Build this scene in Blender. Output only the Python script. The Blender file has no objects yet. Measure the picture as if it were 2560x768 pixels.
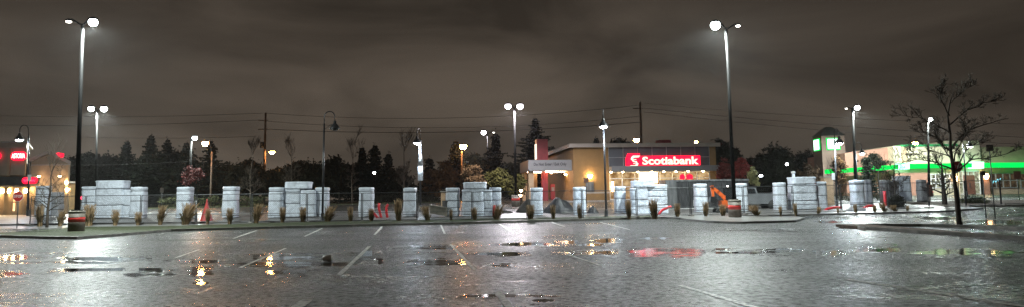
import bpy, math, random
from mathutils import Vector, Matrix, noise, Euler
R = math.radians
sc = bpy.context.scene
COL = sc.collection

# ------------------------------------------------------------------ camera
F = 1850.0; W = 2560.0; CX = 1280.0; PY0 = 290.0; HOR = 492.0; EYE = 1.7
PITCH = math.atan((HOR - PY0) / F); ROLL = R(0.8)
cd = bpy.data.cameras.new('camera'); cam = bpy.data.objects.new('camera', cd); COL.objects.link(cam)
sc.camera = cam
cd.sensor_width = 36; cd.lens = F / W * 36; cd.shift_y = -(384 - PY0) / W
cd.clip_start = 0.1; cd.clip_end = 3000
CM = Matrix.Rotation(R(90) + PITCH, 3, 'X') @ Matrix.Rotation(-ROLL, 3, 'Z')
cam.matrix_world = Matrix.Translation((0, 0, EYE)) @ CM.to_4x4()
CPOS = Vector((0, 0, EYE))

def interp(x, pts):
    if x <= pts[0][0]: return pts[0][1]
    for (a, u), (b, v) in zip(pts, pts[1:]):
        if x <= b: return u + (v - u) * (x - a) / (b - a)
    return pts[-1][1]

def gz(x, y):
    b = interp(x, [(-40, .52), (-27, .48), (-8, .28), (5, .17), (20, .22), (32, .32), (60, .4)])
    c = interp(x, [(-55, .8), (-25, .95), (0, 1.22), (25, 1.25), (50, 1.15), (80, 1.1)])
    return interp(y, [(47.5, 0), (54, b), (88, c), (130, c + .1)])

def ray(px, py):
    v = Vector(((px - CX) / F, -(py - PY0) / F, -1))
    return CM @ v

def at(px, py, d):
    v = ray(px, py); t = d / v.y
    return CPOS + v * t

def pix(p):
    v = CM.transposed() @ (Vector(p) - CPOS)
    return CX + F * v.x / -v.z, PY0 - F * v.y / -v.z

def base(px, d, py=520):
    """ground point seen in column px at depth d"""
    for _ in range(6):
        p = at(px, py, d); z = gz(p.x, d)
        py += (p.z - z) / d * F
    return Vector((p.x, d, z))

def G(px, py):
    """point of the ground plane under a pixel (z from the terrain)"""
    z = 0.0
    v = ray(px, py)
    for _ in range(12):
        t = (z - EYE) / v.z
        p = CPOS + v * t
        z = z * .5 + gz(p.x, p.y) * .5
    return Vector((p.x, p.y, gz(p.x, p.y)))

def height(px, py, d, z0):
    return at(px, py, d).z - z0

# ------------------------------------------------------------------ materials
MATS = {}
def newmat(name):
    m = bpy.data.materials.new(name); m.use_nodes = True
    nt = m.node_tree; nt.nodes.clear()
    o = nt.nodes.new('ShaderNodeOutputMaterial')
    return m, nt, o
def pmat(name, col, rough=.6, metal=0, var=.25, scale=3.0, bump=0, bscale=20.0, emit=None, es=0, spec=.5, stretch=(1,1,1), coat=0):
    m, nt, o = newmat(name); N = nt.nodes; L = nt.links
    b = N.new('ShaderNodeBsdfPrincipled'); L.new(b.outputs[0], o.inputs[0])
    b.inputs['Roughness'].default_value = rough; b.inputs['Metallic'].default_value = metal
    b.inputs['Specular IOR Level'].default_value = spec
    b.inputs['Coat Weight'].default_value = coat; b.inputs['Coat Roughness'].default_value = .15
    tc = N.new('ShaderNodeTexCoord'); mp = N.new('ShaderNodeMapping'); mp.inputs['Scale'].default_value = stretch
    L.new(tc.outputs['Object'], mp.inputs[0])
    n = N.new('ShaderNodeTexNoise'); n.inputs['Scale'].default_value = scale; n.inputs['Detail'].default_value = 6
    L.new(mp.outputs[0], n.inputs['Vector'])
    mx = N.new('ShaderNodeMix'); mx.data_type = 'RGBA'
    mx.inputs[6].default_value = (*[c * (1 - var) for c in col], 1); mx.inputs[7].default_value = (*[min(1, c * (1 + var)) for c in col], 1)
    mr = N.new('ShaderNodeMapRange'); mr.inputs[1].default_value = .3; mr.inputs[2].default_value = .7
    L.new(n.outputs[0], mr.inputs[0]); L.new(mr.outputs[0], mx.inputs[0]); L.new(mx.outputs[2], b.inputs['Base Color'])
    if bump:
        n2 = N.new('ShaderNodeTexNoise'); n2.inputs['Scale'].default_value = bscale; n2.inputs['Detail'].default_value = 5
        L.new(mp.outputs[0], n2.inputs['Vector'])
        bp = N.new('ShaderNodeBump'); bp.inputs['Strength'].default_value = 1; bp.inputs['Distance'].default_value = bump
        L.new(n2.outputs[0], bp.inputs['Height']); L.new(bp.outputs[0], b.inputs['Normal'])
    if emit:
        b.inputs['Emission Color'].default_value = (*emit, 1); b.inputs['Emission Strength'].default_value = es
    MATS[name] = m
    return m
def emat(name, col, s):
    m, nt, o = newmat(name); e = nt.nodes.new('ShaderNodeEmission')
    e.inputs[0].default_value = (*col, 1); e.inputs[1].default_value = s
    nt.links.new(e.outputs[0], o.inputs[0]); MATS[name] = m
    return m
M = MATS
POWER = 17000
pmat('black_metal', (.02, .021, .023), .35, .3, .3, 5, spec=.6)
pmat('dark_pole', (.004, .004, .004), .7, 0, .3, 5, spec=.08)
pmat('grey_metal', (.07, .073, .077), .5, .4)
pmat('fence_metal', (.055, .058, .06), .5, .4)
pmat('concrete', (.3, .285, .26), .55, 0, .25, 6, .01, 40)
pmat('concrete_base', (.12, .1, .078), .6, 0, .35, 7, .01, 40)
pmat('cap_concrete', (.2, .18, .15), .5, 0, .2, 6, .006, 40)
pmat('wet_concrete', (.2, .195, .185), .28, 0, .35, .9, .004, 25, spec=.6)
pmat('kerb_concrete', (.2, .195, .175), .45, 0, .35, 2.5, .008, 30)
pmat('pavers', (.13, .125, .12), .4, 0, .4, 1.2, .006, 14)
pmat('red_reflective', (.5, .03, .025), .35, 0, .15, 4, emit=(1, .03, .02), es=.0)
pmat('grass', (.032, .042, .014), .8, 0, .5, 8, .03, 30)
pmat('lawn', (.035, .045, .015), .9, 0, .4, .8, .03, 20)
pmat('mulch', (.07, .04, .022), .85, 0, .5, 5, .03, 25)
pmat('soil', (.03, .026, .022), .8, 0, .5, 2, .05, 6)
pmat('bark', (.075, .062, .05), .75, 0, .4, 12, .01, 30, stretch=(1, 1, .25), spec=.12)
pmat('bark_dark', (.04, .032, .026), .75, 0, .4, 10, spec=.12)
pmat('needles', (.012, .016, .01), .8, 0, .5, .8, spec=.12)
pmat('leaf_dark', (.014, .015, .009), .8, 0, .5, .6, spec=.12)
pmat('leaf_brown', (.07, .038, .016), .8, 0, .5, .8, spec=.12)
pmat('leaf_orange', (.075, .045, .02), .7, 0, .5, 1.2, spec=.12)
pmat('leaf_yellow', (.05, .047, .012), .7, 0, .5, 1.2, spec=.12)
pmat('leaf_pink', (.15, .035, .03), .7, 0, .4, 1.2, spec=.12)
pmat('leaf_red', (.24, .04, .035), .7, 0, .4, 1.2, spec=.12)
pmat('leaf_pale', (.32, .32, .15), .7, 0, .4, 1.2, spec=.12)
pmat('bush_green', (.055, .062, .025), .7, 0, .5, 3, spec=.12)
pmat('reed', (.3, .21, .12), .75, 0, .45, 3, spec=.12)
pmat('reed_base', (.12, .1, .05), .8, 0, .4, 3, spec=.12)
pmat('strap', (.008, .009, .01), .6, 0, .2, 5)
pmat('stucco', (.4, .29, .18), .8, 0, .12, 1.5, .004, 30)
pmat('stucco_pale', (.34, .27, .19), .8, 0, .12, 1.5, .004, 30)
pmat('tan_wall', (.25, .15, .055), .75, 0, .1, 1.2, .003, 30)
pmat('tan_dark', (.2, .13, .055), .75, 0, .15, 1.2)
pmat('fascia', (.4, .36, .31), .5, 0, .1, 1)
pmat('white_panel', (.2, .205, .21), .4, 0, .06, .6)
pmat('grey_panel', (.11, .12, .135), .25, 0, .2, .5, spec=.6)
pmat('mullion', (.35, .36, .37), .4, .5)
pmat('red_paint', (.22, .012, .018), .4, 0, .15, 2)
pmat('terracotta', (.33, .17, .12), .8, 0, .15, 1, .004, 30)
pmat('tower_stone', (.2, .14, .11), .8, 0, .15, 1)
pmat('cream_wall', (.6, .54, .38), .8, 0, .12, 1)
pmat('green_lit_edge', (.03, .3, .1), .4)  # green light along the store's roof edge, put into the colour
pmat('dark_roof', (.04, .042, .036), .6, 0, .4, 3)
pmat('stone_tan', (.32, .22, .13), .8, 0, .3, 4, .01, 12)
pmat('wood', (.1, .07, .05), .85, 0, .4, 6, stretch=(1, 1, .2))
pmat('red_pipe', (.6, .03, .04), .35, 0, .15, 3)
pmat('orange_paint', (.55, .1, .02), .35, 0, .2, 2)
pmat('rubber', (.02, .02, .02), .7)
pmat('glass_dark', (.015, .018, .02), .08, 0, .1, 1, spec=.8)
pmat('truck_grey', (.2, .21, .22), .35, .3, .2, 1)
pmat('steel_sheet', (.14, .145, .15), .45, .3, .4, 1.5, stretch=(3, 1, .5))
pmat('steel_dark', (.05, .052, .056), .5, .3, .6, 2.2, stretch=(4, 1, .6))
pmat('sign_red', (.42, .03, .025), .45, 0, .1, 2)
pmat('sign_white', (.7, .7, .7), .45, 0, .05, 2)
pmat('sign_brown', (.14, .06, .04), .5)
pmat('text_dark', (.03, .03, .035), .6)
pmat('cover_black', (.016, .017, .02), .45, 0, .4, 2, .05, 5)
pmat('planter', (.16, .15, .12), .7, 0, .3, 3)
pmat('cable', (.05, .048, .045), .5)
pmat('wire_pale', (.1, .09, .085), .6)
pmat('cup_white', (.75, .72, .68), .4)
pmat('sign_dark', (.05, .045, .04), .5)
emat('lamp_white', (.88, 1.0, 1.0), 14)
emat('lamp_bluish', (.72, .86, 1.0), 750)
emat('lamp_dim', (1.0, .95, .85), 10)
emat('lamp_pink', (1.0, .93, 1.0), 14)
emat('lamp_orange', (1.0, .42, .12), 250)
emat('lamp_far', (.9, .95, 1.0), 40)
emat('sconce', (1.0, .68, .32), 65)
emat('sconce_soft', (1.0, .62, .3), 28)
emat('tube_light', (1.0, .62, .38), 45)
emat('sign_red_glow', (1.0, .006, .035), 2.6)
emat('neon_red', (1.0, .03, .08), 5)
emat('neon_white', (1.0, .72, .62), 3.2)
emat('letter_white', (1.0, .86, .66), 1.7)
emat('tower_panel', (.72, 1.0, .84), 4.2)
emat('green_glow', (0, 1.0, .12), 1.1)
emat('green_bright', (.35, 1.0, .6), 4.0)
emat('cyan_neon', (.3, .85, 1.0), 1.3)

def lit_window(name, c1, c2, s, scale):
    m, nt, o = newmat(name); N = nt.nodes; L = nt.links
    e = N.new('ShaderNodeEmission'); tc = N.new('ShaderNodeTexCoord'); n = N.new('ShaderNodeTexNoise')
    n.inputs['Scale'].default_value = scale; n.inputs['Detail'].default_value = 3
    L.new(tc.outputs['Object'], n.inputs['Vector'])
    cr = N.new('ShaderNodeValToRGB'); cr.color_ramp.elements[0].position = .35; cr.color_ramp.elements[1].position = .65
    cr.color_ramp.elements[0].color = (*c1, 1); cr.color_ramp.elements[1].color = (*c2, 1)
    L.new(n.outputs[0], cr.inputs[0]); L.new(cr.outputs[0], e.inputs[0]); e.inputs[1].default_value = s
    g = N.new('ShaderNodeBsdfGlossy'); g.inputs['Roughness'].default_value = .05; g.inputs[0].default_value = (.06, .06, .06, 1)
    ad = N.new('ShaderNodeAddShader'); L.new(e.outputs[0], ad.inputs[0]); L.new(g.outputs[0], ad.inputs[1]); L.new(ad.outputs[0], o.inputs[0])
    MATS[name] = m
lit_window('pane_warm', (.35, .17, .05), (1.0, .7, .36), .75, 1.6)
lit_window('pane_bright', (1.0, .75, .45), (1.0, .9, .7), 4.5, 1.5)
lit_window('pane_store', (.12, .1, .05), (.8, .85, .6), .7, 2.5)
lit_window('pane_dim', (.02, .014, .008), (.12, .08, .04), .7, 2.5)
lit_window('pane_amber', (.9, .42, .12), (1.0, .7, .34), 2.0, 1.5)

# plastic sheeting
def sheet_mat(name, col, rough):
    m, nt, o = newmat(name); N = nt.nodes; L = nt.links
    b = N.new('ShaderNodeBsdfPrincipled'); L.new(b.outputs[0], o.inputs[0])
    tc = N.new('ShaderNodeTexCoord')
    n1 = N.new('ShaderNodeTexNoise'); n1.inputs['Scale'].default_value = 2.2; n1.inputs['Detail'].default_value = 7; n1.inputs['Distortion'].default_value = 1.5
    L.new(tc.outputs['Object'], n1.inputs['Vector'])
    cr = N.new('ShaderNodeValToRGB'); cr.color_ramp.elements[0].position = .3; cr.color_ramp.elements[1].position = .62
    cr.color_ramp.elements[0].color = (*[c * .74 for c in col], 1); cr.color_ramp.elements[1].color = (*col, 1)
    L.new(n1.outputs[0], cr.inputs[0]); L.new(cr.outputs[0], b.inputs['Base Color'])
    b.inputs['Roughness'].default_value = rough
    n2 = N.new('ShaderNodeTexNoise'); n2.inputs['Scale'].default_value = 3; n2.inputs['Detail'].default_value = 4; n2.inputs['Distortion'].default_value = 3
    L.new(tc.outputs['Object'], n2.inputs['Vector'])
    bp = N.new('ShaderNodeBump'); bp.inputs['Distance'].default_value = .08; bp.inputs['Strength'].default_value = 1
    L.new(n2.outputs[0], bp.inputs['Height']); L.new(bp.outputs[0], b.inputs['Normal'])
    MATS[name] = m
sheet_mat('plastic', (.66, .72, .81), .33)
sheet_mat('plastic_grey', (.34, .35, .37), .45)

# wet asphalt; the mesh attribute 'wet' (0 at the rim of a wet patch, 1 in standing water) turns it into a smooth water film
def asphalt():
    m, nt, o = newmat('wet_asphalt'); N = nt.nodes; L = nt.links
    b = N.new('ShaderNodeBsdfPrincipled'); L.new(b.outputs[0], o.inputs[0])
    tc = N.new('ShaderNodeTexCoord')
    def nz(scale, det, st=(1, 1, 1), dist=0, rough=.5):
        mp = N.new('ShaderNodeMapping'); mp.inputs['Scale'].default_value = st; L.new(tc.outputs['Object'], mp.inputs[0])
        n = N.new('ShaderNodeTexNoise'); n.inputs['Scale'].default_value = scale; n.inputs['Detail'].default_value = det; n.inputs['Roughness'].default_value = rough
        n.inputs['Distortion'].default_value = dist; L.new(mp.outputs[0], n.inputs['Vector']); return n.outputs[0]
    def rng(s, a, c, d, e):
        r = N.new('ShaderNodeMapRange'); r.inputs[1].default_value = a; r.inputs[2].default_value = c
        r.inputs[3].default_value = d; r.inputs[4].default_value = e; L.new(s, r.inputs[0]); return r.outputs[0]
    def ma(op, a, b_, c=None):
        n = N.new('ShaderNodeMath'); n.operation = op
        for i, v in enumerate((a, b_, c)):
            if v is None: continue
            if isinstance(v, (int, float)): n.inputs[i].default_value = v
            else: L.new(v, n.inputs[i])
        return n.outputs[0]
    fine = nz(16, 8, rough=.75); spk = nz(7, 4, rough=.6); grit = nz(45, 3); big = nz(.16, 4, (1, 1.6, 1), .5); streak = nz(.5, 6, (.3, 1.9, 1), .4, .6); und = nz(3.2, 8, rough=.65)
    at_ = N.new('ShaderNodeAttribute'); at_.attribute_name = 'wet'
    wat = rng(ma('ADD', at_.outputs['Fac'], ma('MULTIPLY', ma('SUBTRACT', nz(1.1, 7, (.5, 2.2, 1), .5, .65), .5), ma('MULTIPLY', ma('MINIMUM', ma('MULTIPLY', at_.outputs['Fac'], 3), 1), 2.3))), .38, .6, 0, 1)
    cr = N.new('ShaderNodeValToRGB'); cr.color_ramp.elements[0].position = .38; cr.color_ramp.elements[1].position = .66
    cr.color_ramp.elements[0].color = (.008, .009, .008, 1); cr.color_ramp.elements[1].color = (.1, .105, .094, 1)
    L.new(fine, cr.inputs[0])
    mul = N.new('ShaderNodeMix'); mul.data_type = 'RGBA'; mul.blend_type = 'MULTIPLY'; mul.inputs[0].default_value = 1
    v = ma('MULTIPLY', rng(big, .3, .7, .65, 1.25), rng(wat, 0, 1, 1, .25))
    cc = N.new('ShaderNodeCombineColor'); [L.new(v, cc.inputs[i]) for i in range(3)]
    L.new(cr.outputs[0], mul.inputs[6]); L.new(cc.outputs[0], mul.inputs[7]); L.new(mul.outputs[2], b.inputs['Base Color'])
    wet = rng(streak, .54, .68, 0, 1)
    ro = ma('ADD', ma('MULTIPLY_ADD', wet, -.08, rng(big, .35, .65, .42, .24)), rng(spk, .35, .65, .12, -.06))
    ro = ma('MULTIPLY', ro, rng(wat, 0, 1, 1, .09)); L.new(ro, b.inputs['Roughness'])
    L.new(rng(spk, .4, .6, .04, .85), b.inputs['Specular IOR Level'])
    h = ma('MULTIPLY_ADD', und, .7, ma('MULTIPLY_ADD', fine, 1.5, ma('MULTIPLY', grit, .5)))
    bp = N.new('ShaderNodeBump'); bp.inputs['Distance'].default_value = .062
    L.new(ma('MULTIPLY', rng(wet, 0, 1, 1.0, .5), rng(wat, 0, 1, 1, .012)), bp.inputs['Strength']); L.new(h, bp.inputs['Height']); L.new(bp.outputs[0], b.inputs['Normal'])
    MATS['wet_asphalt'] = m
asphalt()
def paint_mat():
    m, nt, o = newmat('line_paint'); N = nt.nodes; L = nt.links
    b = N.new('ShaderNodeBsdfPrincipled'); L.new(b.outputs[0], o.inputs[0]); b.inputs['Roughness'].default_value = .55
    tc = N.new('ShaderNodeTexCoord'); n = N.new('ShaderNodeTexNoise'); n.inputs['Scale'].default_value = 9; n.inputs['Detail'].default_value = 7
    L.new(tc.outputs['Object'], n.inputs['Vector'])
    cr = N.new('ShaderNodeValToRGB'); cr.color_ramp.elements[0].position = .34; cr.color_ramp.elements[1].position = .52
    cr.color_ramp.elements[0].color = (.07, .07, .066, 1); cr.color_ramp.elements[1].color = (.85, .85, .8, 1)
    L.new(n.outputs[0], cr.inputs[0]); L.new(cr.outputs[0], b.inputs['Base Color'])
    bp = N.new('ShaderNodeBump'); bp.inputs['Distance'].default_value = .006; L.new(n.outputs[0], bp.inputs['Height']); L.new(bp.outputs[0], b.inputs['Normal'])
    MATS['line_paint'] = m
paint_mat()

# ------------------------------------------------------------------ mesh builder
class MB:
    def __init__(s): s.v = []; s.f = []
    def add(s, vs, fs):
        k = len(s.v); s.v += [tuple(v) for v in vs]; s.f += [tuple(i + k for i in f) for f in fs]; return s
    def box(s, c, size, rz=0, taper=1.0):
        x, y, z = size[0] / 2, size[1] / 2, size[2] / 2
        ca, sa = math.cos(rz), math.sin(rz); vs = []
        for dz, t in ((-z, 1), (z, taper)):
            for dx, dy in ((-x, -y), (x, -y), (x, y), (-x, y)):
                dx *= t; dy *= t
                vs.append((c[0] + dx * ca - dy * sa, c[1] + dx * sa + dy * ca, c[2] + dz))
        return s.add(vs, [(0, 3, 2, 1), (4, 5, 6, 7), (0, 1, 5, 4), (1, 2, 6, 5), (2, 3, 7, 6), (3, 0, 4, 7)])
    def bb(s, x0, x1, y0, y1, z0, z1):
        return s.box(((x0 + x1) / 2, (y0 + y1) / 2, (z0 + z1) / 2), (x1 - x0, y1 - y0, z1 - z0))
    def tube(s, pts, rad, n=8, cap=True):
        pts = [Vector(p) for p in pts]; m = len(pts)
        rs = rad if isinstance(rad, (list, tuple)) else [rad] * m
        k0 = len(s.v); ref = None
        for i, p in enumerate(pts):
            t = (pts[min(i + 1, m - 1)] - pts[max(i - 1, 0)])
            t = t.normalized() if t.length > 1e-9 else Vector((0, 0, 1))
            if ref is None: ref = Vector((1, 0, 0)) if abs(t.x) < .9 else Vector((0, 1, 0))
            u = (ref - t * ref.dot(t)).normalized(); w = t.cross(u); ref = u
            for j in range(n):
                a = 2 * math.pi * j / n
                s.v.append(tuple(p + (u * math.cos(a) + w * math.sin(a)) * rs[i]))
        for i in range(m - 1):
            for j in range(n):
                a = k0 + i * n + j; b = k0 + i * n + (j + 1) % n
                s.f.append((a, b, b + n, a + n))
        if cap:
            s.f.append(tuple(k0 + j for j in range(n))[::-1]); s.f.append(tuple(k0 + (m - 1) * n + j for j in range(n)))
        return s
    def lathe(s, prof, c=(0, 0, 0), n=16):
        k0 = len(s.v)
        for r, z in prof:
            for j in range(n):
                a = 2 * math.pi * j / n; s.v.append((c[0] + r * math.cos(a), c[1] + r * math.sin(a), c[2] + z))
        for i in range(len(prof) - 1):
            for j in range(n):
                a = k0 + i * n + j; b = k0 + i * n + (j + 1) % n; s.f.append((a, b, b + n, a + n))
        s.f.append(tuple(k0 + j for j in range(n))[::-1]); s.f.append(tuple(k0 + (len(prof) - 1) * n + j for j in range(n)))
        return s
    def prism(s, outline, y0, y1):
        """outline in xz, extruded along y"""
        n = len(outline)
        vs = [(x, y0, z) for x, z in outline] + [(x, y1, z) for x, z in outline]
        fs = [tuple(range(n)), tuple(range(2 * n - 1, n - 1, -1))] + [(i, i + n, (i + 1) % n + n, (i + 1) % n) for i in range(n)]
        return s.add(vs, fs)
    def prism_yz(s, outline, x0, x1):
        n = len(outline)
        vs = [(x0, y, z) for y, z in outline] + [(x1, y, z) for y, z in outline]
        fs = [tuple(range(n))[::-1], tuple(range(n, 2 * n))] + [(i, (i + 1) % n, (i + 1) % n + n, i + n) for i in range(n)]
        return s.add(vs, fs)
    def slab(s, outline, z0, z1):
        n = len(outline)
        vs = [(x, y, z0) for x, y in outline] + [(x, y, z1) for x, y in outline]
        fs = [tuple(range(n))[::-1], tuple(range(n, 2 * n))] + [(i, (i + 1) % n, (i + 1) % n + n, i + n) for i in range(n)]
        return s.add(vs, fs)
    def build(s, name, mat, parent=None, smooth=False, loc=None, rz=0):
        me = bpy.data.meshes.new(name); me.from_pydata(s.v, [], s.f); me.update()
        if smooth: me.polygons.foreach_set('use_smooth', [True] * len(me.polygons))
        me.materials.append(M[mat] if isinstance(mat, str) else mat)
        o = bpy.data.objects.new(name, me); COL.objects.link(o)
        if parent: o.parent = parent
        if loc is not None: o.location = loc
        o.rotation_euler.z = rz
        return o

def tag(o, label=None, cat=None, group=None, kind=None):
    if label: o['label'] = label
    if cat: o['category'] = cat
    if group: o['group'] = group
    if kind: o['kind'] = kind
    return o
def thing(name, label, cat, loc=(0, 0, 0), rz=0, group=None):
    o = bpy.data.objects.new(name, None); COL.objects.link(o); o.location = loc; o.rotation_euler.z = rz
    o.empty_display_size = .2
    return tag(o, label, cat, group, 'thing')
def dup(root, loc, rz=0, label=None, sx=1, sz=1):
    r = root.copy(); COL.objects.link(r); r.location = loc; r.rotation_euler.z = rz; r.scale = (sx, sx, sz)
    if label: r['label'] = label
    for ch in list(root.children):
        c = ch.copy(); COL.objects.link(c); c.parent = r
        for g in list(ch.children):
            d = g.copy(); COL.objects.link(d); d.parent = c
    return r
ORD = ['first', 'second', 'third', 'fourth', 'fifth', 'sixth', 'seventh', 'eighth', 'ninth', 'tenth', 'eleventh', 'twelfth', 'thirteenth',
       'fourteenth', 'fifteenth', 'sixteenth', 'seventeenth', 'eighteenth', 'nineteenth', 'twentieth', 'twenty-first', 'twenty-second', 'twenty-third',
       'twenty-fourth', 'twenty-fifth', 'twenty-sixth', 'twenty-seventh', 'twenty-eighth', 'twenty-ninth', 'thirtieth', 'thirty-first', 'thirty-second',
       'thirty-third', 'thirty-fourth', 'thirty-fifth', 'thirty-sixth', 'thirty-seventh', 'thirty-eighth', 'thirty-ninth', 'fortieth']

def text_mesh(name, txt, size, mat, parent, loc, rot, bold=.0, ext=.02, width=None):
    cu = bpy.data.curves.new(name, 'FONT'); cu.body = txt; cu.size = size; cu.extrude = ext; cu.offset = bold
    cu.align_x = 'CENTER'; cu.align_y = 'CENTER'; cu.resolution_u = 3
    t = bpy.data.objects.new(name + '_tmp', cu); COL.objects.link(t)
    dg = bpy.context.evaluated_depsgraph_get(); me = bpy.data.meshes.new_from_object(t.evaluated_get(dg))
    bpy.data.objects.remove(t); bpy.data.curves.remove(cu)
    me.name = name; me.materials.clear(); me.materials.append(M[mat])
    o = bpy.data.objects.new(name, me); COL.objects.link(o); o.parent = parent; o.location = loc; o.rotation_euler = rot
    if width:
        xs = [v.co.x for v in me.vertices]; k = width / (max(xs) - min(xs)); o.scale = (k, 1 if k < 1.4 else k, 1)
    return o

# ------------------------------------------------------------------ world
w = bpy.data.worlds.new('World'); sc.world = w; w.use_nodes = True
nt = w.node_tree; nt.nodes.clear(); N = nt.nodes; L = nt.links
out = N.new('ShaderNodeOutputWorld'); bg = N.new('ShaderNodeBackground'); bg2 = N.new('ShaderNodeBackground')
ads = N.new('ShaderNodeAddShader'); L.new(bg.outputs[0], ads.inputs[0]); L.new(bg2.outputs[0], ads.inputs[1]); L.new(ads.outputs[0], out.inputs[0])
sky = N.new('ShaderNodeTexSky'); sky.sky_type = 'NISHITA'; sky.sun_disc = False; sky.sun_elevation = R(-4); sky.sun_rotation = R(200)
L.new(sky.outputs[0], bg2.inputs[0]); bg2.inputs[1].default_value = .02
tc = N.new('ShaderNodeTexCoord'); mp = N.new('ShaderNodeMapping'); mp.inputs['Scale'].default_value = (1.3, 1.3, 4.2); mp.inputs['Rotation'].default_value = (0, R(12), 0)
L.new(tc.outputs['Generated'], mp.inputs[0])
n1 = N.new('ShaderNodeTexNoise'); n1.inputs['Scale'].default_value = 2.3; n1.inputs['Detail'].default_value = 7; n1.inputs['Roughness'].default_value = .5; n1.inputs['Distortion'].default_value = .6
L.new(mp.outputs[0], n1.inputs['Vector'])
cr = N.new('ShaderNodeValToRGB'); cr.color_ramp.elements[0].position = .36; cr.color_ramp.elements[1].position = .68
cr.color_ramp.elements[0].color = (.041, .033, .0255, 1); cr.color_ramp.elements[1].color = (.1, .08, .062, 1)
L.new(n1.outputs[0], cr.inputs[0])
sp = N.new('ShaderNodeSeparateXYZ'); L.new(tc.outputs['Generated'], sp.inputs[0])
g1 = N.new('ShaderNodeMapRange'); g1.interpolation_type = 'SMOOTHSTEP'; g1.inputs[1].default_value = 0; g1.inputs[2].default_value = .3; g1.inputs[3].default_value = 1.3; g1.inputs[4].default_value = .68
L.new(sp.outputs[2], g1.inputs[0])
g2 = N.new('ShaderNodeMapRange'); g2.interpolation_type = 'SMOOTHSTEP'; g2.inputs[1].default_value = .0; g2.inputs[2].default_value = .6; g2.inputs[3].default_value = 1.0; g2.inputs[4].default_value = .62
L.new(sp.outputs[0], g2.inputs[0])
mm = N.new('ShaderNodeMath'); mm.operation = 'MULTIPLY'; L.new(g1.outputs[0], mm.inputs[0]); L.new(g2.outputs[0], mm.inputs[1])
L.new(cr.outputs[0], bg.inputs[0]); L.new(mm.outputs[0], bg.inputs[1])

# ------------------------------------------------------------------ ground
def arange(a, b, s):
    r = []; x = a
    while x < b - 1e-6: r.append(x); x += s
    r.append(b); return r
xs = arange(-900, -90, 90) + arange(-84, 84, 3)[0:] + arange(90, 900, 90)
ys = [-40, -10] + arange(0, 46, 4) + [47.5] + arange(48, 54, 1)[0:] + arange(57, 88, 3) + [95, 110, 130, 300, 1200]
ys = sorted(set(ys)); xs = sorted(set(xs + [-55, -40, -27, -25, -8, 0, 5, 20, 25, 32, 50, 60]))
mb = MB()
for y in ys:
    for x in xs: mb.v.append((x, y, gz(x, y)))
nx = len(xs)
for j in range(len(ys) - 1):
    for i in range(nx - 1):
        a = j * nx + i; mb.f.append((a, a + 1, a + nx + 1, a + nx))
tag(mb.build('ground', 'wet_asphalt'), kind='structure')

def strip(name, near, far, dz, mat, n=60, m=4, x0=None, x1=None, kind='structure', skirt=True, follow=True):
    """a draped sheet with side skirts between two polylines y(x)"""
    xa = x0 if x0 is not None else near[0][0]; xb = x1 if x1 is not None else near[-1][0]
    mb = MB(); rows = []
    for i in range(n + 1):
        x = xa + (xb - xa) * i / n; y0 = interp(x, near); y1 = interp(x, far); row = []
        for j in range(m + 1):
            y = y0 + (y1 - y0) * j / m; row.append(len(mb.v)); mb.v.append((x, y, gz(x, y) + dz))
        rows.append(row)
    for i in range(n):
        for j in range(m): mb.f.append((rows[i][j], rows[i + 1][j], rows[i + 1][j + 1], rows[i][j + 1]))
    if skirt:
        def sk(idx, flip):
            k = []
            for a in idx:
                x, y, z = mb.v[a]; k.append(len(mb.v)); mb.v.append((x, y, z - dz - .06))
            for q in range(len(idx) - 1):
                f = (idx[q], k[q], k[q + 1], idx[q + 1]); mb.f.append(f if flip else f[::-1])
        sk([r[0] for r in rows], True); sk([r[-1] for r in rows], False); sk(rows[0], False); sk(rows[-1], True)
    return tag(mb.build(name, mat), kind=kind)

def pl(pts, off=0):
    r = sorted([(G(*p).x, G(*p).y + off) for p in pts]); return r
kerb_px = [(-60, 592), (0, 594), (110, 598), (200, 599), (280, 593), (340, 586), (420, 579), (640, 573), (900, 566), (1280, 557), (1650, 546.5)]
kn = pl(kerb_px)
gf = pl([(-60, 573), (0, 573), (200, 572), (420, 570), (560, 566), (640, 563), (900, 556.5), (1280, 549.5), (1650, 543.5)])
kf = [(x, y + .22) for x, y in kn]
strip('kerb', kn, kf, .13, 'kerb_concrete', 140, 1)
strip('grass_verge', [(x, y + .223) for x, y in kn], gf, .122, 'grass', 140, 6)
# concrete apron at the right end of the verge
an = pl([(1652, 546.5), (1700, 549), (1780, 558), (1850, 560), (1990, 556), (2012, 549)])
af = pl([(1652, 543.8), (1700, 543), (1780, 544), (1850, 544.5), (1990, 545), (2012, 546)])
strip('concrete_apron', an, af, .12, 'wet_concrete', 60, 4)
# sidewalk between verge and patio
sn = [(x, y + .012) for x, y in gf]
strip('sidewalk', sn, [(-60, 50.0), (-8, 50.3), (15, 50.7), (60, 51)], .02, 'wet_concrete', 80, 4)
strip('patio', [(-45, 50.6), (-8, 50.6), (15, 50.95), (30, 52), (34, 54)], [(-45, 64), (34, 64)], .1, 'pavers', 80, 8)
strip('lawn', [(-120, 89), (-4, 89)], [(-120, 200), (-4, 200)], .05, 'lawn', 40, 10, x0=-120, x1=-4)
strip('garden_bed', [(30, 95), (36, 88), (120, 100)], [(30, 190), (120, 190)], .05, 'lawn', 20, 6, x0=28, x1=37)
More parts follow.
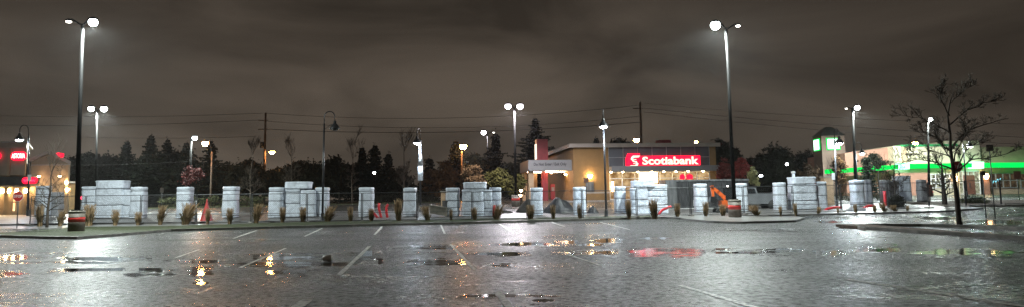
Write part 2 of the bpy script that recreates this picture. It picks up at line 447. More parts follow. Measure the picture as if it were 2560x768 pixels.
# right-hand kerbed island with the bare tree
ki = pl([(2148, 573), (2165, 577), (2300, 584), (2430, 592), (2560, 601), (2700, 612)])
kj = pl([(2148, 571), (2165, 566), (2300, 566), (2430, 570), (2560, 576), (2700, 584)])
strip('island_kerb', ki, [(x, min(y + .2, interp(x, kj))) for x, y in ki], .13, 'kerb_concrete', 50, 1)
strip('mulch_bed', [(x, y + .204) for x, y in ki][1:], [(x, y - .2) for x, y in kj][1:], .12, 'mulch', 40, 5)
strip('island_kerb', [(x, y - .197) for x, y in kj][1:], kj[1:], .13, 'kerb_concrete', 40, 1)
# further kerbed bed with the rounded shrub
b1 = [(34.5, 57.0), (44, 58.5)]; b2 = [(34.5, 64), (44, 66)]
strip('island_kerb', [(33, 56.6), (46, 58.9)], [(33, 57), (46, 59.3)], .13, 'kerb_concrete', 20, 1)
strip('mulch_bed', [(33, 57.01), (46, 59.31)], [(33, 66), (46, 67)], .12, 'mulch', 20, 5)
strip('island_kerb', [(36, 49.2), (60, 51)], [(36, 50.2), (60, 52)], .13, 'kerb_concrete', 20, 1)
strip('sidewalk', [(40, 62), (90, 66)], [(40, 64.5), (90, 68.5)], .06, 'wet_concrete', 20, 2)

# painted stall lines
def line(p, q, wd=.12, n=10):
    a = G(*p); b = G(*q); d = (b - a); d.z = 0; nn = Vector((-d.y, d.x, 0)).normalized() * wd / 2
    mb = MB(); rng = random.Random(int(p[0]))
    for i in range(n + 1):
        c = a + (b - a) * i / n; z = gz(c.x, c.y) + .009
        j = nn * (1 + rng.uniform(-.15, .15))
        mb.v += [(c.x - j.x, c.y - j.y, z), (c.x + j.x, c.y + j.y, z)]
    for i in range(n): mb.f.append((2 * i, 2 * i + 2, 2 * i + 3, 2 * i + 1)) if False else mb.f.append((2 * i, 2 * i + 1, 2 * i + 3, 2 * i + 2))
    for k, f in enumerate(mb.f): pass
    o = mb.build('parking_line', 'line_paint')
    return tag(o, kind='structure')
for p, q, wd in [((924, 616), (846, 690), .13), ((714, 621.5), (600, 670), .1), ((1127, 612), (1187, 676), .1), ((806, 571), (761, 592), .12),
                 ((955, 567), (936, 588), .12), ((1247, 560), (1282, 581), .12), ((1380, 556), (1412, 567), .1), ((1405, 632), (1500, 664), .08),
                 ((1700, 714), (1905, 775), .12), ((2117, 699), (2600, 773), .15), ((2530, 679), (2640, 687), .1), ((768, 750), (735, 775), .2),
                 ((497, 625), (440, 645), .1), ((641, 577), (583, 597), .12), ((274, 627), (172, 646), .1), ((1243, 730), (1290, 790), .14),
                 ((1102, 563), (1112, 585), .1), ((60, 627), (5, 636), .1), ((1500, 556), (1575, 575), .08), ((2240, 590), (2100, 601), .08)]:
    line(p, q, wd)
# tar seams / cracks
pmat('tar', (.012, .012, .012), .3, 0, .3, 4)
def crack(pts, wd=.05, mat='tar', name='pavement_crack'):
    rng = random.Random(len(pts) * 7 + int(pts[0][0])); P = []
    for (a, b) in zip(pts, pts[1:]):
        n = max(3, int(abs(b[0] - a[0]) / 14))
        for i in range(n):
            t = i / n; P.append((a[0] + (b[0] - a[0]) * t, a[1] + (b[1] - a[1]) * t + rng.uniform(-.8, .8)))
    P.append(pts[-1]); mb = MB()
    for k, p in enumerate(P):
        c = G(*p); wv = wd * rng.uniform(.3, 1.3); e = min(1, min(k, len(P) - 1 - k) / 3 + .15)
        mb.v += [(c.x, c.y - wv * e, c.z + .0078), (c.x, c.y + wv * e, c.z + .0078)]
    for i in range(len(P) - 1): mb.f.append((2 * i, 2 * i + 2, 2 * i + 3, 2 * i + 1))
    return tag(mb.build(name, mat), kind='structure')
crack([(735, 727), (900, 715), (1290, 705), (1500, 702)], .03)
crack([(0, 651), (300, 655), (560, 650)], .05)
crack([(640, 722), (690, 690), (722, 668)], .08)
crack([(1280, 704), (1700, 706), (2000, 700)], .02)
crack([(1920, 712), (2050, 731), (2300, 728), (2440, 716), (2560, 708)], .035)
crack([(1500, 594), (1700, 588), (1960, 592)], .04)
crack([(480, 738), (560, 722), (640, 706)], .03)
crack([(1750, 628), (1900, 631), (2010, 640)], .09)
crack([(1560, 600), (1680, 596)], .05)

def puddle(x0, x1, y0, y1, seed, tilt=0):
    n = 60; m = 8; mb = MB(); wet = []; grow = 2.0
    cx, ym, hw, hh = (x0 + x1) / 2, (y0 + y1) / 2, (x1 - x0) / 2 * 1.25, (y1 - y0) / 2 * grow
    nr = G(cx, ym + hh).y; fr_ = G(cx, ym - hh).y
    for i in range(n + 1):
        t = -1 + 2 * i / n
        for j in range(m + 1):
            u = -1 + 2 * j / m; ramp = .12 * hh * noise.noise(Vector((t * 3, seed, 0)))
            p = G(cx + t * hw, ym + u * hh + ramp)
            dz = 0 if tilt == 0 else ((fr_ - p.y) * tilt if tilt > 0 else (p.y - nr) * -tilt)
            if j in (0, m) or i in (0, n): dz = 0
            mb.v.append((p.x, p.y, p.z + .003 + .0001 * seed + max(0, dz)))
            e = max(0, 1 - t * t) ** .8 * max(0, 1 - u * u) * (.75 + .5 * noise.noise(Vector((t * 4, seed * 2.3, 7)))); wet.append(e)
    for i in range(n):
        for j in range(m):
            a = i * (m + 1) + j; mb.f.append((a, a + 1, a + m + 2, a + m + 1))
    o = mb.build('puddle', 'wet_asphalt'); at_ = o.data.attributes.new('wet', 'FLOAT', 'POINT')
    at_.data.foreach_set('value', wet)
    return tag(o, kind='structure')
for k, p in enumerate([(590, 835, 638, 664), (655, 815, 665, 687), (870, 985, 630, 640), (885, 960, 648, 662), (1010, 1165, 620, 636), (1010, 1160, 648, 663),
                       (-20, 560, 645, 659), (540, 900, 656, 668), (1000, 1560, 629, 639), (200, 480, 668, 684), (1740, 2250, 624, 636), (285, 445, 671, 689), (470, 535, 668, 690), (480, 520, 700, 712), (1170, 1360, 632, 640), (1200, 1500, 608, 615),
                       (1385, 1450, 603, 609), (1360, 1580, 629, 638), (1570, 1765, 624, 643), (1755, 2000, 629, 635), (2050, 2130, 628, 641),
                       (2130, 2260, 620, 632), (2255, 2455, 625, 640), (2400, 2570, 628, 639), (-20, 75, 641, 652), (-20, 70, 679, 692), (1470, 1560, 598, 606),
                       (2370, 2600, 552, 561), (2280, 2420, 543, 550), (2080, 2200, 566, 572), (1330, 1385, 748, 757), (1150, 1420, 738, 744), (2190, 2260, 612, 617),
                       (100, 320, 672, 680), (1200, 1300, 660, 668), (400, 560, 650, 658), (1600, 1680, 594, 599), (2030, 2120, 553, 558)]):
    tl = .006 if p[0] > 2000 and 600 < p[2] < 650 else (-.005 if p[:2] == (1570, 1765) else 0)
    puddle(*p, k + 3, tilt=tl)

# ------------------------------------------------------------------ lamps
def area_head(mb_pts): pass

def parking_lamp(px_base, d, px_top, py_top, heads, label, group='tall parking lot lamps', basew=.84, baseh=1.25, stripe=True, rp=.11, mat='dark_pole', headlen=.5, lamp='lamp_white', pw=1.0):
    b = base(px_base, d); topp = at(px_top, py_top, d); H = topp.z - b.z; lean = topp.x - b.x
    t = thing('parking_lot_lamp', label, 'street lamp', b, 0, group)
    z0 = 0
    if baseh:
        MB().lathe([(basew / 2, -.2), (basew / 2, baseh * .9)], n=28).build('concrete_base', 'concrete_base', t, True)
        MB().lathe([(basew / 2 + .015, baseh * .9), (basew / 2 + .015, baseh * .97), (basew / 2 - .08, baseh)], n=28).build('base_cap', 'cap_concrete', t)
        if stripe: MB().lathe([(basew / 2 + .006, baseh * .5), (basew / 2 + .006, baseh * .72)], n=28).build('red_band', 'red_reflective', t, True)
        MB().box((0, 0, baseh + .03), (.42, .42, .06)).build('foot_plate', 'dark_pole', t)
        z0 = baseh
    MB().tube([(0, 0, z0), (lean * .5, 0, H * .5), (lean, 0, H)], [rp * 1.25, rp, rp * .8], 12).build('pole', mat, t, True)
    for hx, hy, kind, size in heads:
        p = at(hx, hy, d); lx = p.x - b.x; lz = p.z - b.z; sg = 1 if lx > lean else -1
        MB().tube([(lean, 0, H - .1), (lx - sg * size * .5, 0, lz + .12)], .05, 8).build('arm', 'dark_pole', t)
        hd = MB()
        hd.lathe([(size * .15, .08 + size * .25), (size * .55, .1), (size * .64, .03)], (lx, 0, lz), 14)
        ho = hd.build('luminaire', 'dark_pole', t, True)
        lens = MB(); s = size * .6
        if kind == 'off' or kind == 'lamp_dim':
            lens.lathe([(s * .8, .0), (s * .85, -.06), (s * .5, -.09)], (lx, 0, lz), 12)
        else:
            lens.lathe([(s * .8, .02), (s, -s * .4), (s * .95, -s * .9), (s * .6, -s * 1.35), (s * .2, -s * 1.5)], (lx, 0, lz), 20)
        lens.build('lens', kind if kind != 'off' else 'glass_dark', ho, True)
        if kind in ('lamp_white', 'lamp_pink'):
            ld = bpy.data.lights.new('lamp_light', 'SPOT'); ld.energy = pw * POWER * (1 if kind == 'lamp_white' else .36) * (size / .5)
            ld.color = (.9, 1.0, .96) if kind == 'lamp_white' else (1.0, .93, 1.0); ld.spot_size = R(172); ld.spot_blend = .3; ld.shadow_soft_size = .13
            lo = bpy.data.objects.new('lamp_light', ld); COL.objects.link(lo); lo.parent = ho; lo.location = (lx, 0, lz - s * 1.5 - .05)
    return t
parking_lamp(190, 42, 207, 60, [(233, 50, 'lamp_white', .42), (172, 53, 'lamp_dim', .3)], 'tallest lamp on the left, on a round concrete base with a red band')
parking_lamp(1838, 49, 1815, 70, [(1788, 57, 'lamp_white', .55), (1845, 64, 'lamp_dim', .3)], 'tallest lamp on the right, beside the bank, concrete base with red band')
parking_lamp(239, 85, 243, 275, [(228, 268, 'lamp_white', .56), (260, 268, 'lamp_white', .62)], 'twin headed lamp behind the tall left lamp', baseh=.8)
parking_lamp(1290, 72, 1286, 270, [(1270, 262, 'lamp_pink', .5), (1300, 262, 'lamp_pink', .52)], 'twin headed lamp with pinkish white globes left of the bank', baseh=1.1)
parking_lamp(476, 80, 478, 345, [(487, 342, 'lamp_white', .45)], 'single headed white lamp in front of the reddish tree', baseh=.8, rp=.12, pw=.25)
parking_lamp(1219, 110, 1219, 333, [(1209, 328, 'lamp_pink', .62), (1234, 331, 'lamp_dim', .3)], 'far white lamp in front of the conifer left of the bank', baseh=0, pw=.5)
parking_lamp(2141, 85, 2131, 270, [(2143, 266, 'lamp_white', .5), (2116, 271, 'lamp_dim', .25)], 'tall lamp standing in front of the green lit store tower', baseh=.8, rp=.15)
parking_lamp(2324, 84, 2319, 301, [(2326, 296, 'lamp_white', .42)], 'tall lamp seen through the large bare tree', baseh=.8, rp=.12, pw=.8)

def street_light(px, d, py_top, hx, hy, label, size=.55, low=None, mat='wood'):
    b = base(px, d); H = at(px, py_top, d).z - b.z
    t = thing('street_light', label, 'street lamp', b, 0, 'orange street lights')
    MB().tube([(0, 0, -.2), (0, 0, H)], [.16, .1], 10).build('pole', mat, t, True)
    p = at(hx, hy, d); lx = p.x - b.x; lz = p.z - b.z
    MB().tube([(0, 0, H - .2), (lx * .5, 0, lz + .35), (lx * .9, 0, lz + .2)], .05, 8).build('arm', 'grey_metal', t, True)
    h = MB().lathe([(.12, .3), (size * .8, .12), (size * .85, .04)], (lx, 0, lz), 12).build('luminaire', 'grey_metal', t, True)
    MB().lathe([(size * .75, .03), (size * .8, -.2), (size * .5, -.5)], (lx, 0, lz), 10).build('lens', 'lamp_orange', h, True)
    return t
street_light(526, 100, 380, 513, 356, 'orange street light in front of the broad conifer', .5)
street_light(1155, 105, 378, 1158, 364, 'orange street light beyond the wrapped block left of the bank', .6)
street_light(1597, 130, 356, 1591, 348, 'orange street light showing over the middle of the bank roof', .6)
street_light(1744, 130, 360, 1740, 354, 'small orange street light showing over the right of the bank roof', .35)
street_light(2292, 125, 362, 2288, 356, 'orange street light showing above the green lit store', .55)

def shade(mb, c, r=.36):
    mb.lathe([(.05, .55), (.1, .5), (.11, .32), (r * .55, .26), (r * .9, .05), (r, -.02), (r * 1.02, -.06)], c, 16)
def gooseneck(px, d, py_top, label, hd=(1, 0), lit='lamp_bluish', rp=.07, two=False, wrapped=False, sleeve=False, H=None, px_top=None):
    b = base(px, d); H = H or at(px, py_top, d).z - b.z
    t = thing('gooseneck_lamp', label, 'street lamp', b, 0, 'black gooseneck path lamps')
    ln = 0 if px_top is None else at(px_top, py_top, d).x - b.x
    MB().lathe([(.2, -.1), (.2, .06), (.13, .12), (.12, .5), (.09, .6)], n=12).build('foot', 'black_metal', t, True)
    pm = 'grey_metal' if sleeve else 'black_metal'
    MB().tube([(0, 0, .5), (ln * .9, 0, H - .9)], [rp * 1.15, rp * .85], 12).build('pole', pm, t, True)
    dirs = [hd] if not two else [hd, (-hd[0], -hd[1])]
    for dx, dy in dirs:
        pts = []
        for k in range(9):
            a = math.pi * k / 8
            pts.append((ln + dx * (.36 - .36 * math.cos(a)), dy * (.36 - .36 * math.cos(a)), H - .42 + .4 * math.sin(a)))
        pts = [(ln * .9, 0, H - .95)] + pts + [(ln + dx * .72, dy * .72, H - .62)]
        MB().tube(pts, .035, 8).build('neck', 'black_metal', t, True)
        mb = MB(); c = (ln + dx * .72, dy * .72, H - 1.2); shade(mb, c, .36)
        so = mb.build('lamp_shade', 'black_metal', t, True)
        MB().lathe([(.26, -.04), (.24, -.1), (.12, -.17)], c, 12).build('bulb', lit, so, True)
    MB().tube([(ln * .85, 0, H - 1.3), (ln + hd[0] * .5, hd[1] * .5, H - .9)], .02, 6).build('brace', 'black_metal', t)
    if wrapped:
        MB().tube([(0, 0, H * .38), (0, 0, H * .56)], [.21, .2], 12).build('wrap_box', 'plastic', t, True)
        MB().tube([(0, 0, H * .565), (.02, 0, H * .66), (-.03, 0, H * .75), (0, 0, H * .86)], [.24, .14, .1, .12], 12).build('plastic_sleeve', 'plastic_grey', t, True)
    return t
gooseneck(70, 61, 312, 'gooseneck lamp with a bluish light in front of the red lettered restaurant', (-1, 0), 'lamp_bluish', px_top=72)
gooseneck(806, 51, 278, 'unlit black gooseneck lamp standing alone on the grass verge', (1, .1), 'glass_dark', two=False, px_top=811)
gooseneck(1051, 62, 322, 'gooseneck lamp with white plastic wrapped round its pole', (-.25, -.9), 'lamp_bluish', wrapped=True, px_top=1050)
gooseneck(1516, 52, 275, 'lit black gooseneck lamp in front of the bank wall', (-.15, -1), 'lamp_bluish', px_top=1508)
gooseneck(2093, 60, 322, 'gooseneck lamp standing before the lit tower panels', (.1, -.9), 'lamp_bluish', sleeve=True, px_top=2085)
gooseneck(2146, 82, 356, 'arched gooseneck lamp with clear shade right of the tower', (1, 0), 'lamp_bluish', sleeve=True)
gooseneck(2418, 80, 338, 'gooseneck lamp glowing white through the bare tree branches', (1, 0), 'lamp_bluish')
gooseneck(1903, 120, 405, 'small far gooseneck lamp against the dark trees right of the bank', (1, 0), 'lamp_far', sleeve=True)

# utility poles and wires
def utility_pole(px, d, py_top, label, arms):
    b = base(px, d); H = at(px, py_top, d).z - b.z
    t = thing('utility_pole', label, 'utility pole', b, 0, 'wooden utility poles')
    MB().tube([(0, 0, -.3), (0, 0, H)], [.24, .15], 10).build('pole', 'wood', t, True)
    for z in arms:
        MB().box((-.35, 0, H - z), (1.5, .12, .12)).build('crossarm', 'wood', t)
    return t, b, H
t1, b1_, H1 = utility_pole(659, 115, 282, 'wooden utility pole left of the tall unlit lamp', [1.2, 2.6])
p = at(680, 380, 115) - b1_
MB().tube([(0, 0, p.z - .2), (p.x * .5, 0, p.z + .2), (p.x * .9, 0, p.z + .15)], .05, 8).build('lamp_arm', 'grey_metal', t1, True)
MB().lathe([(.2, .25), (.5, .05)], tuple(p), 12).build('luminaire', 'grey_metal', t1, True)
MB().lathe([(.42, .04), (.4, -.15), (.2, -.35)], tuple(p), 10).build('lens', 'lamp_orange', t1, True)
MB().lathe([(.3, 0), (.3, .9)], (-.45, 0, H1 - 5.5), 12).build('transformer', 'grey_metal', t1, True)
t2, b2_, H2 = utility_pole(1608, 112, 255, 'wooden utility pole rising behind the bank roof', [1.0])
def wire(p0, d0, p1, d1, label, sag=.8, mat='cable', r=.03):
    a = at(*p0, d0); b = at(*p1, d1); mb = MB(); pts = []
    for i in range(17):
        t = i / 16; q = a.lerp(b, t); q.z -= sag * 4 * t * (1 - t); pts.append(q)
    o = mb.tube(pts, r, 5).build('overhead_wire', mat, None)
    return tag(o, label, 'cable', 'overhead wires')
wire((657, 283), 115, (-200, 280), 150, 'topmost overhead wire running left from the left utility pole')
wire((650, 300), 115, (-200, 305), 150, 'middle overhead wire running left from the left utility pole')
wire((663, 283), 115, (1606, 262), 112, 'topmost overhead wire between the two utility poles', 1.4)
wire((668, 303), 115, (1606, 290), 112, 'middle overhead wire between the two utility poles', 1.4)
wire((668, 323), 115, (1606, 305), 112, 'thick lowest overhead wire between the two utility poles', 1.0, r=.045)
wire((1610, 258), 112, (2760, 312), 100, 'topmost wire running right from the pole behind the bank', .8, 'wire_pale', .024)
wire((1610, 270), 112, (2760, 352), 100, 'middle pale wire running right from the pole behind the bank', .6, 'wire_pale', .03)
wire((1610, 280), 112, (2760, 372), 100, 'lowest pale wire running right from the pole behind the bank', .6, 'wire_pale', .03)
wire((205, 343), 150, (640, 341), 150, 'short pale wire low over the left conifers', .3, 'wire_pale', .035)
wire((-50, 405), 86, (480, 403), 84, 'wire crossing low in front of the dark left trees', .4, 'cable', .012)

# ------------------------------------------------------------------ wrapped pillars
def wrap_mesh(w, dp, h, seed, straps, nz=30, na=40, flare=.05, cap=.16, corner=4.5):
    mb = MB(); zs = [h * i / nz for i in range(nz + 1)]
    zs = sorted(set(zs + [s + e for s in straps for e in (-.03, 0, .03)] + [h - cap, h - cap + .02]))
    zs = [z for z in zs if 0 <= z <= h]
    def prof(a, z, extra=0):
        c, s = math.cos(a), math.sin(a)
        r = 1 / ((abs(c) ** corner + abs(s) ** corner) ** (1 / corner))
        k = 1.0
        pin = min([abs(z - q) for q in straps] + [9])
        k -= .03 * math.exp(-(pin / .05) ** 2)
        k += flare * (1 - z / h) ** 2
        if z > h - cap: k += .03
        if z > h - .05: k -= .05 * (z - h + .05) / .05 * 1.5
        f = noise.noise(Vector((c * 2.2 + seed * 3.1, s * 2.2, z * 1.1))) * .05 + noise.noise(Vector((c * 7 + seed, s * 7, z * 2.4 + 9))) * .035
        f += abs(noise.noise(Vector((c * 4 + seed, s * 4, z * .7 + 4)))) * .07 + noise.noise(Vector((c * 1.3 + seed, s * 1.3, z * 2.2 + 14))) * .04
        k += f + extra
        return (c * r * w / 2 * k, s * r * dp / 2 * k)
    for z in zs:
        zz = z + (.03 * noise.noise(Vector((seed, z, 0))) if z < h else 0)
        for j in range(na):
            a = 2 * math.pi * j / na; x, y = prof(a, z)
            zv = zz
            if z == 0: zv = .02 + .05 * abs(noise.noise(Vector((x * 3, y * 3, seed))))
            mb.v.append((x, y, zv))
    m = len(zs)
    for i in range(m - 1):
        for j in range(na):
            a = i * na + j; b = i * na + (j + 1) % na; mb.f.append((a, b, b + na, a + na))
    k = len(mb.v); mb.v.append((0, 0, h + .02 + .03 * noise.noise(Vector((seed, 0, 0)))))
    for j in range(na): mb.f.append(((m - 1) * na + j, (m - 1) * na + (j + 1) % na, k))
    st = []
    for q in straps:
        pts = []
        for j in range(na + 1):
            a = 2 * math.pi * j / na; x, y = prof(a, q, .02); pts.append((x, y, q + .02 * noise.noise(Vector((x * 2, y * 2, seed + q)))))
        st.append(MB().tube(pts, .02, 5, False))
    return mb, st
PG = 'plastic wrapped pillars of the patio'
def place_wrap(t, w, dp, h, seed, straps, off=(0, 0, 0), mat='plastic', name='plastic_wrap', flare=.05, cap=.16, corner=4.5):
    mb, st = wrap_mesh(w, dp, h, seed, straps, flare=flare, cap=cap, corner=corner)
    o = mb.build(name, mat, t, True, loc=off)
    for s in st: s.build('strap', 'strap', o, False)
    return o
def pillar(x0, x1, yt, d, label, seed, mat='plastic', straps=(.32, .78), name='wrapped_pillar'):
    b = base((x0 + x1) / 2, d); b.z += .1 if d < 63 else 0
    w = (x1 - x0) / F * d; h = at((x0 + x1) / 2, yt, d).z - b.z
    t = thing(name, label, 'wrapped pillar', b, random.Random(seed).uniform(-.08, .08), PG)
    place_wrap(t, w * .93, w * .93, h, seed, [h * s + .02 * math.sin(seed) for s in (.06, .55, .87)] if straps is None else [h * s for s in straps], mat=mat)
    return t
S3 = (.07, .55, .87)
pillars = [(90, 121, 465, 56, 'tall bluish wrapped pillar in front of the restaurant gable', 'plastic', (.07, .5, .72, .9)),
 (122, 153, 481, 57, 'low grey wrapped pillar beside the bluish one by the restaurant', 'plastic_grey', (.3, .55, .8)),
 (328, 363, 468, 53.5, 'wrapped pillar right of the leftmost stacked block', 'plastic', S3),
 (443, 479, 468, 53.5, 'wrapped pillar under the single white lamp', 'plastic', S3),
 (558, 594, 467, 53.5, 'wrapped pillar standing alone left of the wooden utility pole', 'plastic', S3),
 (673, 710, 469, 53.5, 'wrapped pillar left of the second stacked block', 'plastic', S3),
 (789, 822, 469, 54.3, 'wrapped pillar right behind the unlit gooseneck lamp', 'plastic', S3),
 (898, 934, 469, 54, 'wrapped pillar left of the curved red pipes', 'plastic', S3),
 (1009, 1042, 470, 54, 'wrapped pillar left of the lamp with the wrapped pole', 'plastic', S3),
 (1115, 1150, 470, 54, 'wrapped pillar left of the third stacked block', 'plastic', (.05, .3, .55, .87)),
 (1224, 1254, 469, 55, 'wrapped pillar adjoining the third stacked block on its right', 'plastic', S3),
 (1327, 1358, 470, 55, 'wrapped pillar in front of the dark soil mound', 'plastic', S3),
 (1433, 1466, 468, 55, 'wrapped pillar in front of the bank corner', 'plastic', S3),
 (1537, 1565, 466, 56, 'wrapped pillar just right of the lit gooseneck lamp', 'plastic', S3),
 (1737, 1769, 460, 56, 'wrapped pillar in front of the steel container', 'plastic', S3),
 (1838, 1869, 459, 56, 'wrapped pillar behind the red banded base right of the digger', 'plastic', S3),
 (1936, 1966, 457, 57, 'wrapped pillar right of the grey pickup', 'plastic', S3),
 (2130, 2160, 451, 60, 'wrapped pillar under the arched gooseneck lamp', 'plastic', S3),
 (2161, 2180, 450, 64, 'narrow grey wrapped pillar behind the one under the arched lamp', 'plastic_grey', S3),
 (2203, 2224, 450, 66, 'small grey wrapped pillar behind the small bare tree', 'plastic_grey', S3),
 (2296, 2317, 450, 66, 'narrow grey wrapped pillar farthest right, before the store windows', 'plastic_grey', S3)]
for k, (x0, x1, yt, d, lab, mt, st) in enumerate(pillars):
    pillar(x0, x1, yt, d, lab, k + 2, mt, st)
def block(parts, d, label, seed):
    """a stacked wrapped block: parts (x0,x1,ytop,ybottom or None,material)"""
    xm = (parts[0][0] + parts[0][1]) / 2; b = base(xm, d); b.z += .1
    t = thing('wrapped_block', label, 'wrapped structure', b, 0, 'large plastic wrapped patio fireplaces')
    for k, (x0, x1, yt, yb, mt, st, dep, dy) in enumerate(parts):
        zt = at((x0 + x1) / 2, yt, d).z - b.z; zb = 0 if yb is None else at((x0 + x1) / 2, yb, d).z - b.z
        wv = (x1 - x0) / F * d; ox = (( x0 + x1) / 2 - xm) / F * d; h = zt - zb
        place_wrap(t, wv * .95, dep, h, seed + k * 5, [h * s for s in st], (ox, dy, zb), mt, flare=.03 if yb is None else .0, cap=.1, corner=9)
    return t
block([(243, 316, 474, None, 'plastic', (.45,), 1.2, 0), (244, 315, 452, 474.5, 'plastic', (.1,), 1.2, 0), (207, 244, 467, None, 'plastic', (.5, .9), 1.0, .1), (312, 332, 476, None, 'plastic', (.45,), .9, 0)], 54, 'widest stacked white block, beside the tall left lamp base', 31)
block([(713, 756, 474, None, 'plastic', (.5, .9), 1.2, 0), (714, 777, 455, 474.5, 'plastic', (.1,), 1.2, 0), (753, 791, 476, None, 'plastic', (.45,), 1.0, -.05)], 54, 'stacked white block left of the unlit gooseneck lamp', 47)
block([(1156, 1213, 474, None, 'plastic', (.08, .55), 1.2, 0), (1160, 1217, 456, 474.5, 'plastic', (.1,), 1.2, 0), (1208, 1231, 475, None, 'plastic', (.3, .6), .9, -.05)], 54, 'stacked white block in front of the yellow shrubs', 61)
block([(1578, 1620, 470, None, 'plastic', (.3, .55), 1.2, 0), (1580, 1638, 452, 470.5, 'plastic', (.1,), 1.2, 0), (1616, 1668, 462, None, 'plastic', (.3, .6, .8), 1.0, -.05)], 55, 'stacked white block under the bank storefront windows', 77)
block([(1976, 2040, 462, None, 'plastic', (.35, .66), 1.3, 0), (1977, 2039, 443, 462.5, 'plastic', (.08,), 1.3, 0), (2036, 2065, 455, None, 'plastic', (.5, .9), 1.0, .05)], 57.5, 'bulky creased white block left of the tower lamp', 93)
block([(2212, 2245, 452, None, 'plastic_grey', (.5, .9), 1.2, 0), (2240, 2274, 440, None, 'plastic', (.4, .8), 1.2, 0)], 67, 'far wrapped block behind the small bare tree near the store', 101)

# ------------------------------------------------------------------ construction fence
PW = 3.72
def fence_panel():
    t = thing('fence_panel', '', 'fence', (0, 0, 0), 0, 'temporary construction fence panels')
    H = 1.95; fr = MB()
    for x in (.03, PW - .06): fr.tube([(x, 0, .06), (x, 0, H)], .03, 6)
    for z in (.1, H - .02, .62): fr.tube([(.03, 0, z), (PW - .06, 0, z)],   .024 if z != .62 else .018, 6)
    fr.build('frame', 'fence_metal', t)
    wm = MB(); s = .13; n = int((PW + H) / s)
    for i in range(n):
        c = i * s
        for sg in (1, -1):
            # x = c - z  or mirrored
            z0 = max(.1, c - PW + .06); z1 = min(H - .03, c - .03)
            if z1 <= z0: continue
            xa, xb = c - z0, c - z1
            if sg < 0: xa, xb = PW - .03 - xa, PW - .03 - xb
            wm.tube([(xa, .004 * sg, z0), (xb, .004 * sg, z1)], .0028, 3, False)
    wm.build('mesh', 'fence_metal', t)
    ft = MB()
    for x in (.0,): ft.box((x, 0, .05), (.2, .7, .1))
    ft.build('foot', 'concrete', t)
    return t
fp = fence_panel()
xcur = at(77, 520, 50.2).x; k = 0; prev = None
def fy(x): return interp(x, [(-40, 50.1), (5, 50.4), (16, 51.2), (28, 53.5), (40, 58)])
names = ['in front of the restaurant door', 'beside the small bare left tree', 'crossing the widest stacked block', 'crossing the pillar under the single white lamp', 'around the slim white wrapped post',
         'beside the wooden utility pole', 'crossing the second stacked block', 'just right of the unlit gooseneck lamp', 'in front of the curved red pipes', 'in front of the wrapped lamp pole',
         'crossing the third stacked block', 'in front of the soil mound', 'before the bank corner', 'just right of the lit gooseneck lamp', 'in front of the steel container', 'in front of the orange digger',
         'before the grey pickup', 'crossing the bulky creased block', 'below the tower lamp', 'in front of the small bare tree', 'at the far right end of the fence']
for k in range(21):
    y0 = fy(xcur); x1 = xcur + PW; y1 = fy(x1); a = math.atan2(y1 - y0, PW); 
    o = fp if k == 0 else dup(fp, (0, 0, 0))
    z0 = gz(xcur, y0) + .02; 
    o.location = (xcur, y0, z0 + (.1 if y0 > 50.6 else 0)); o.rotation_euler = (0, 0, a)
    o['label'] = 'chain link fence panel ' + names[k]
    xcur += PW * math.cos(a)

# ------------------------------------------------------------------ ornamental grasses
def tuft_mesh(seed, mat, h=1.25, spread=.34, n=200, lean=0, wide=.02):
    rng = random.Random(seed); mb = MB()
    for i in range(n):
        a = rng.uniform(0, 2 * math.pi); r0 = rng.uniform(0, .16); L_ = h * rng.uniform(.5, 1.05); sp = spread * rng.uniform(.1, 1)
        x, y = r0 * math.cos(a), r0 * math.sin(a); tx, ty = math.cos(a + rng.uniform(-.6, .6)), math.sin(a + rng.uniform(-.6, .6))
        wv = wide * rng.uniform(.5, 1.2); pa = rng.uniform(0, math.pi); wx, wy = math.cos(pa) * wv, math.sin(pa) * wv
        pr = None
        for k in range(5):
            t = k / 4; px_, py_ = x + tx * sp * t ** 2 + lean * t ** 1.5, y + ty * sp * t ** 2; pz = L_ * t * (1 - .1 * t)
            ww = (1 - t * .6) * (1.0 if t < .6 else 1.6)
            v = [(px_ - wx * ww, py_ - wy * ww, pz), (px_ + wx * ww, py_ + wy * ww, pz)]
            kk = len(mb.v); mb.v += v
            if pr is not None: mb.f.append((pr, pr + 1, kk + 1, kk))
            pr = kk
    return mb
protos = []
for sd, mt, h, spd, ln in [(1, 'reed', 1.25, .3, 0), (2, 'reed', 1.1, .38, .25), (3, 'reed', 1.35, .24, -.1), (4, 'reed', 1.15, .42, -.35)]:
    t = thing('ornamental_grass', '', 'ornamental grass', (0, 0, 0), 0, 'ornamental grass tufts along the fence')
    tuft_mesh(sd, mt, h, spd, 210, ln).build('seed_heads', mt, t)
    tuft_mesh(sd + 20, 'reed_base', h * .55, spd * .9, 130, ln * .3, .025).build('leaves', 'reed_base', t)
    protos.append(t)
tufts = [(100, 508, 2), (150, 510, 1), (222, 512, 0), (288, 512, 0), (345, 520, 0), (400, 508, 1), (463, 505, 1), (519, 512, 0), (574, 508, 0), (640, 500, 1), (706, 512, 0), (757, 510, 0),
         (818, 508, 1), (877, 505, 2), (928, 508, 0), (997, 498, 2), (1070, 506, 3), (1128, 518, 2), (1187, 506, 2), (1240, 508, 1), (1327, 512, 0), (1384, 498, 2), (1450, 508, 2), (1573, 500, 2), (1637, 492, 2),
         (1694, 500, 0), (1765, 502, 0), (1808, 508, 0), (1893, 502, 3), (1952, 512, 0), (1990, 502, 2), (2046, 508, 1), (2095, 512, 0), (2140, 506, 2), (2187, 510, 0), (2212, 502, 3), (2240, 508, 3), (2268, 512, 1)]
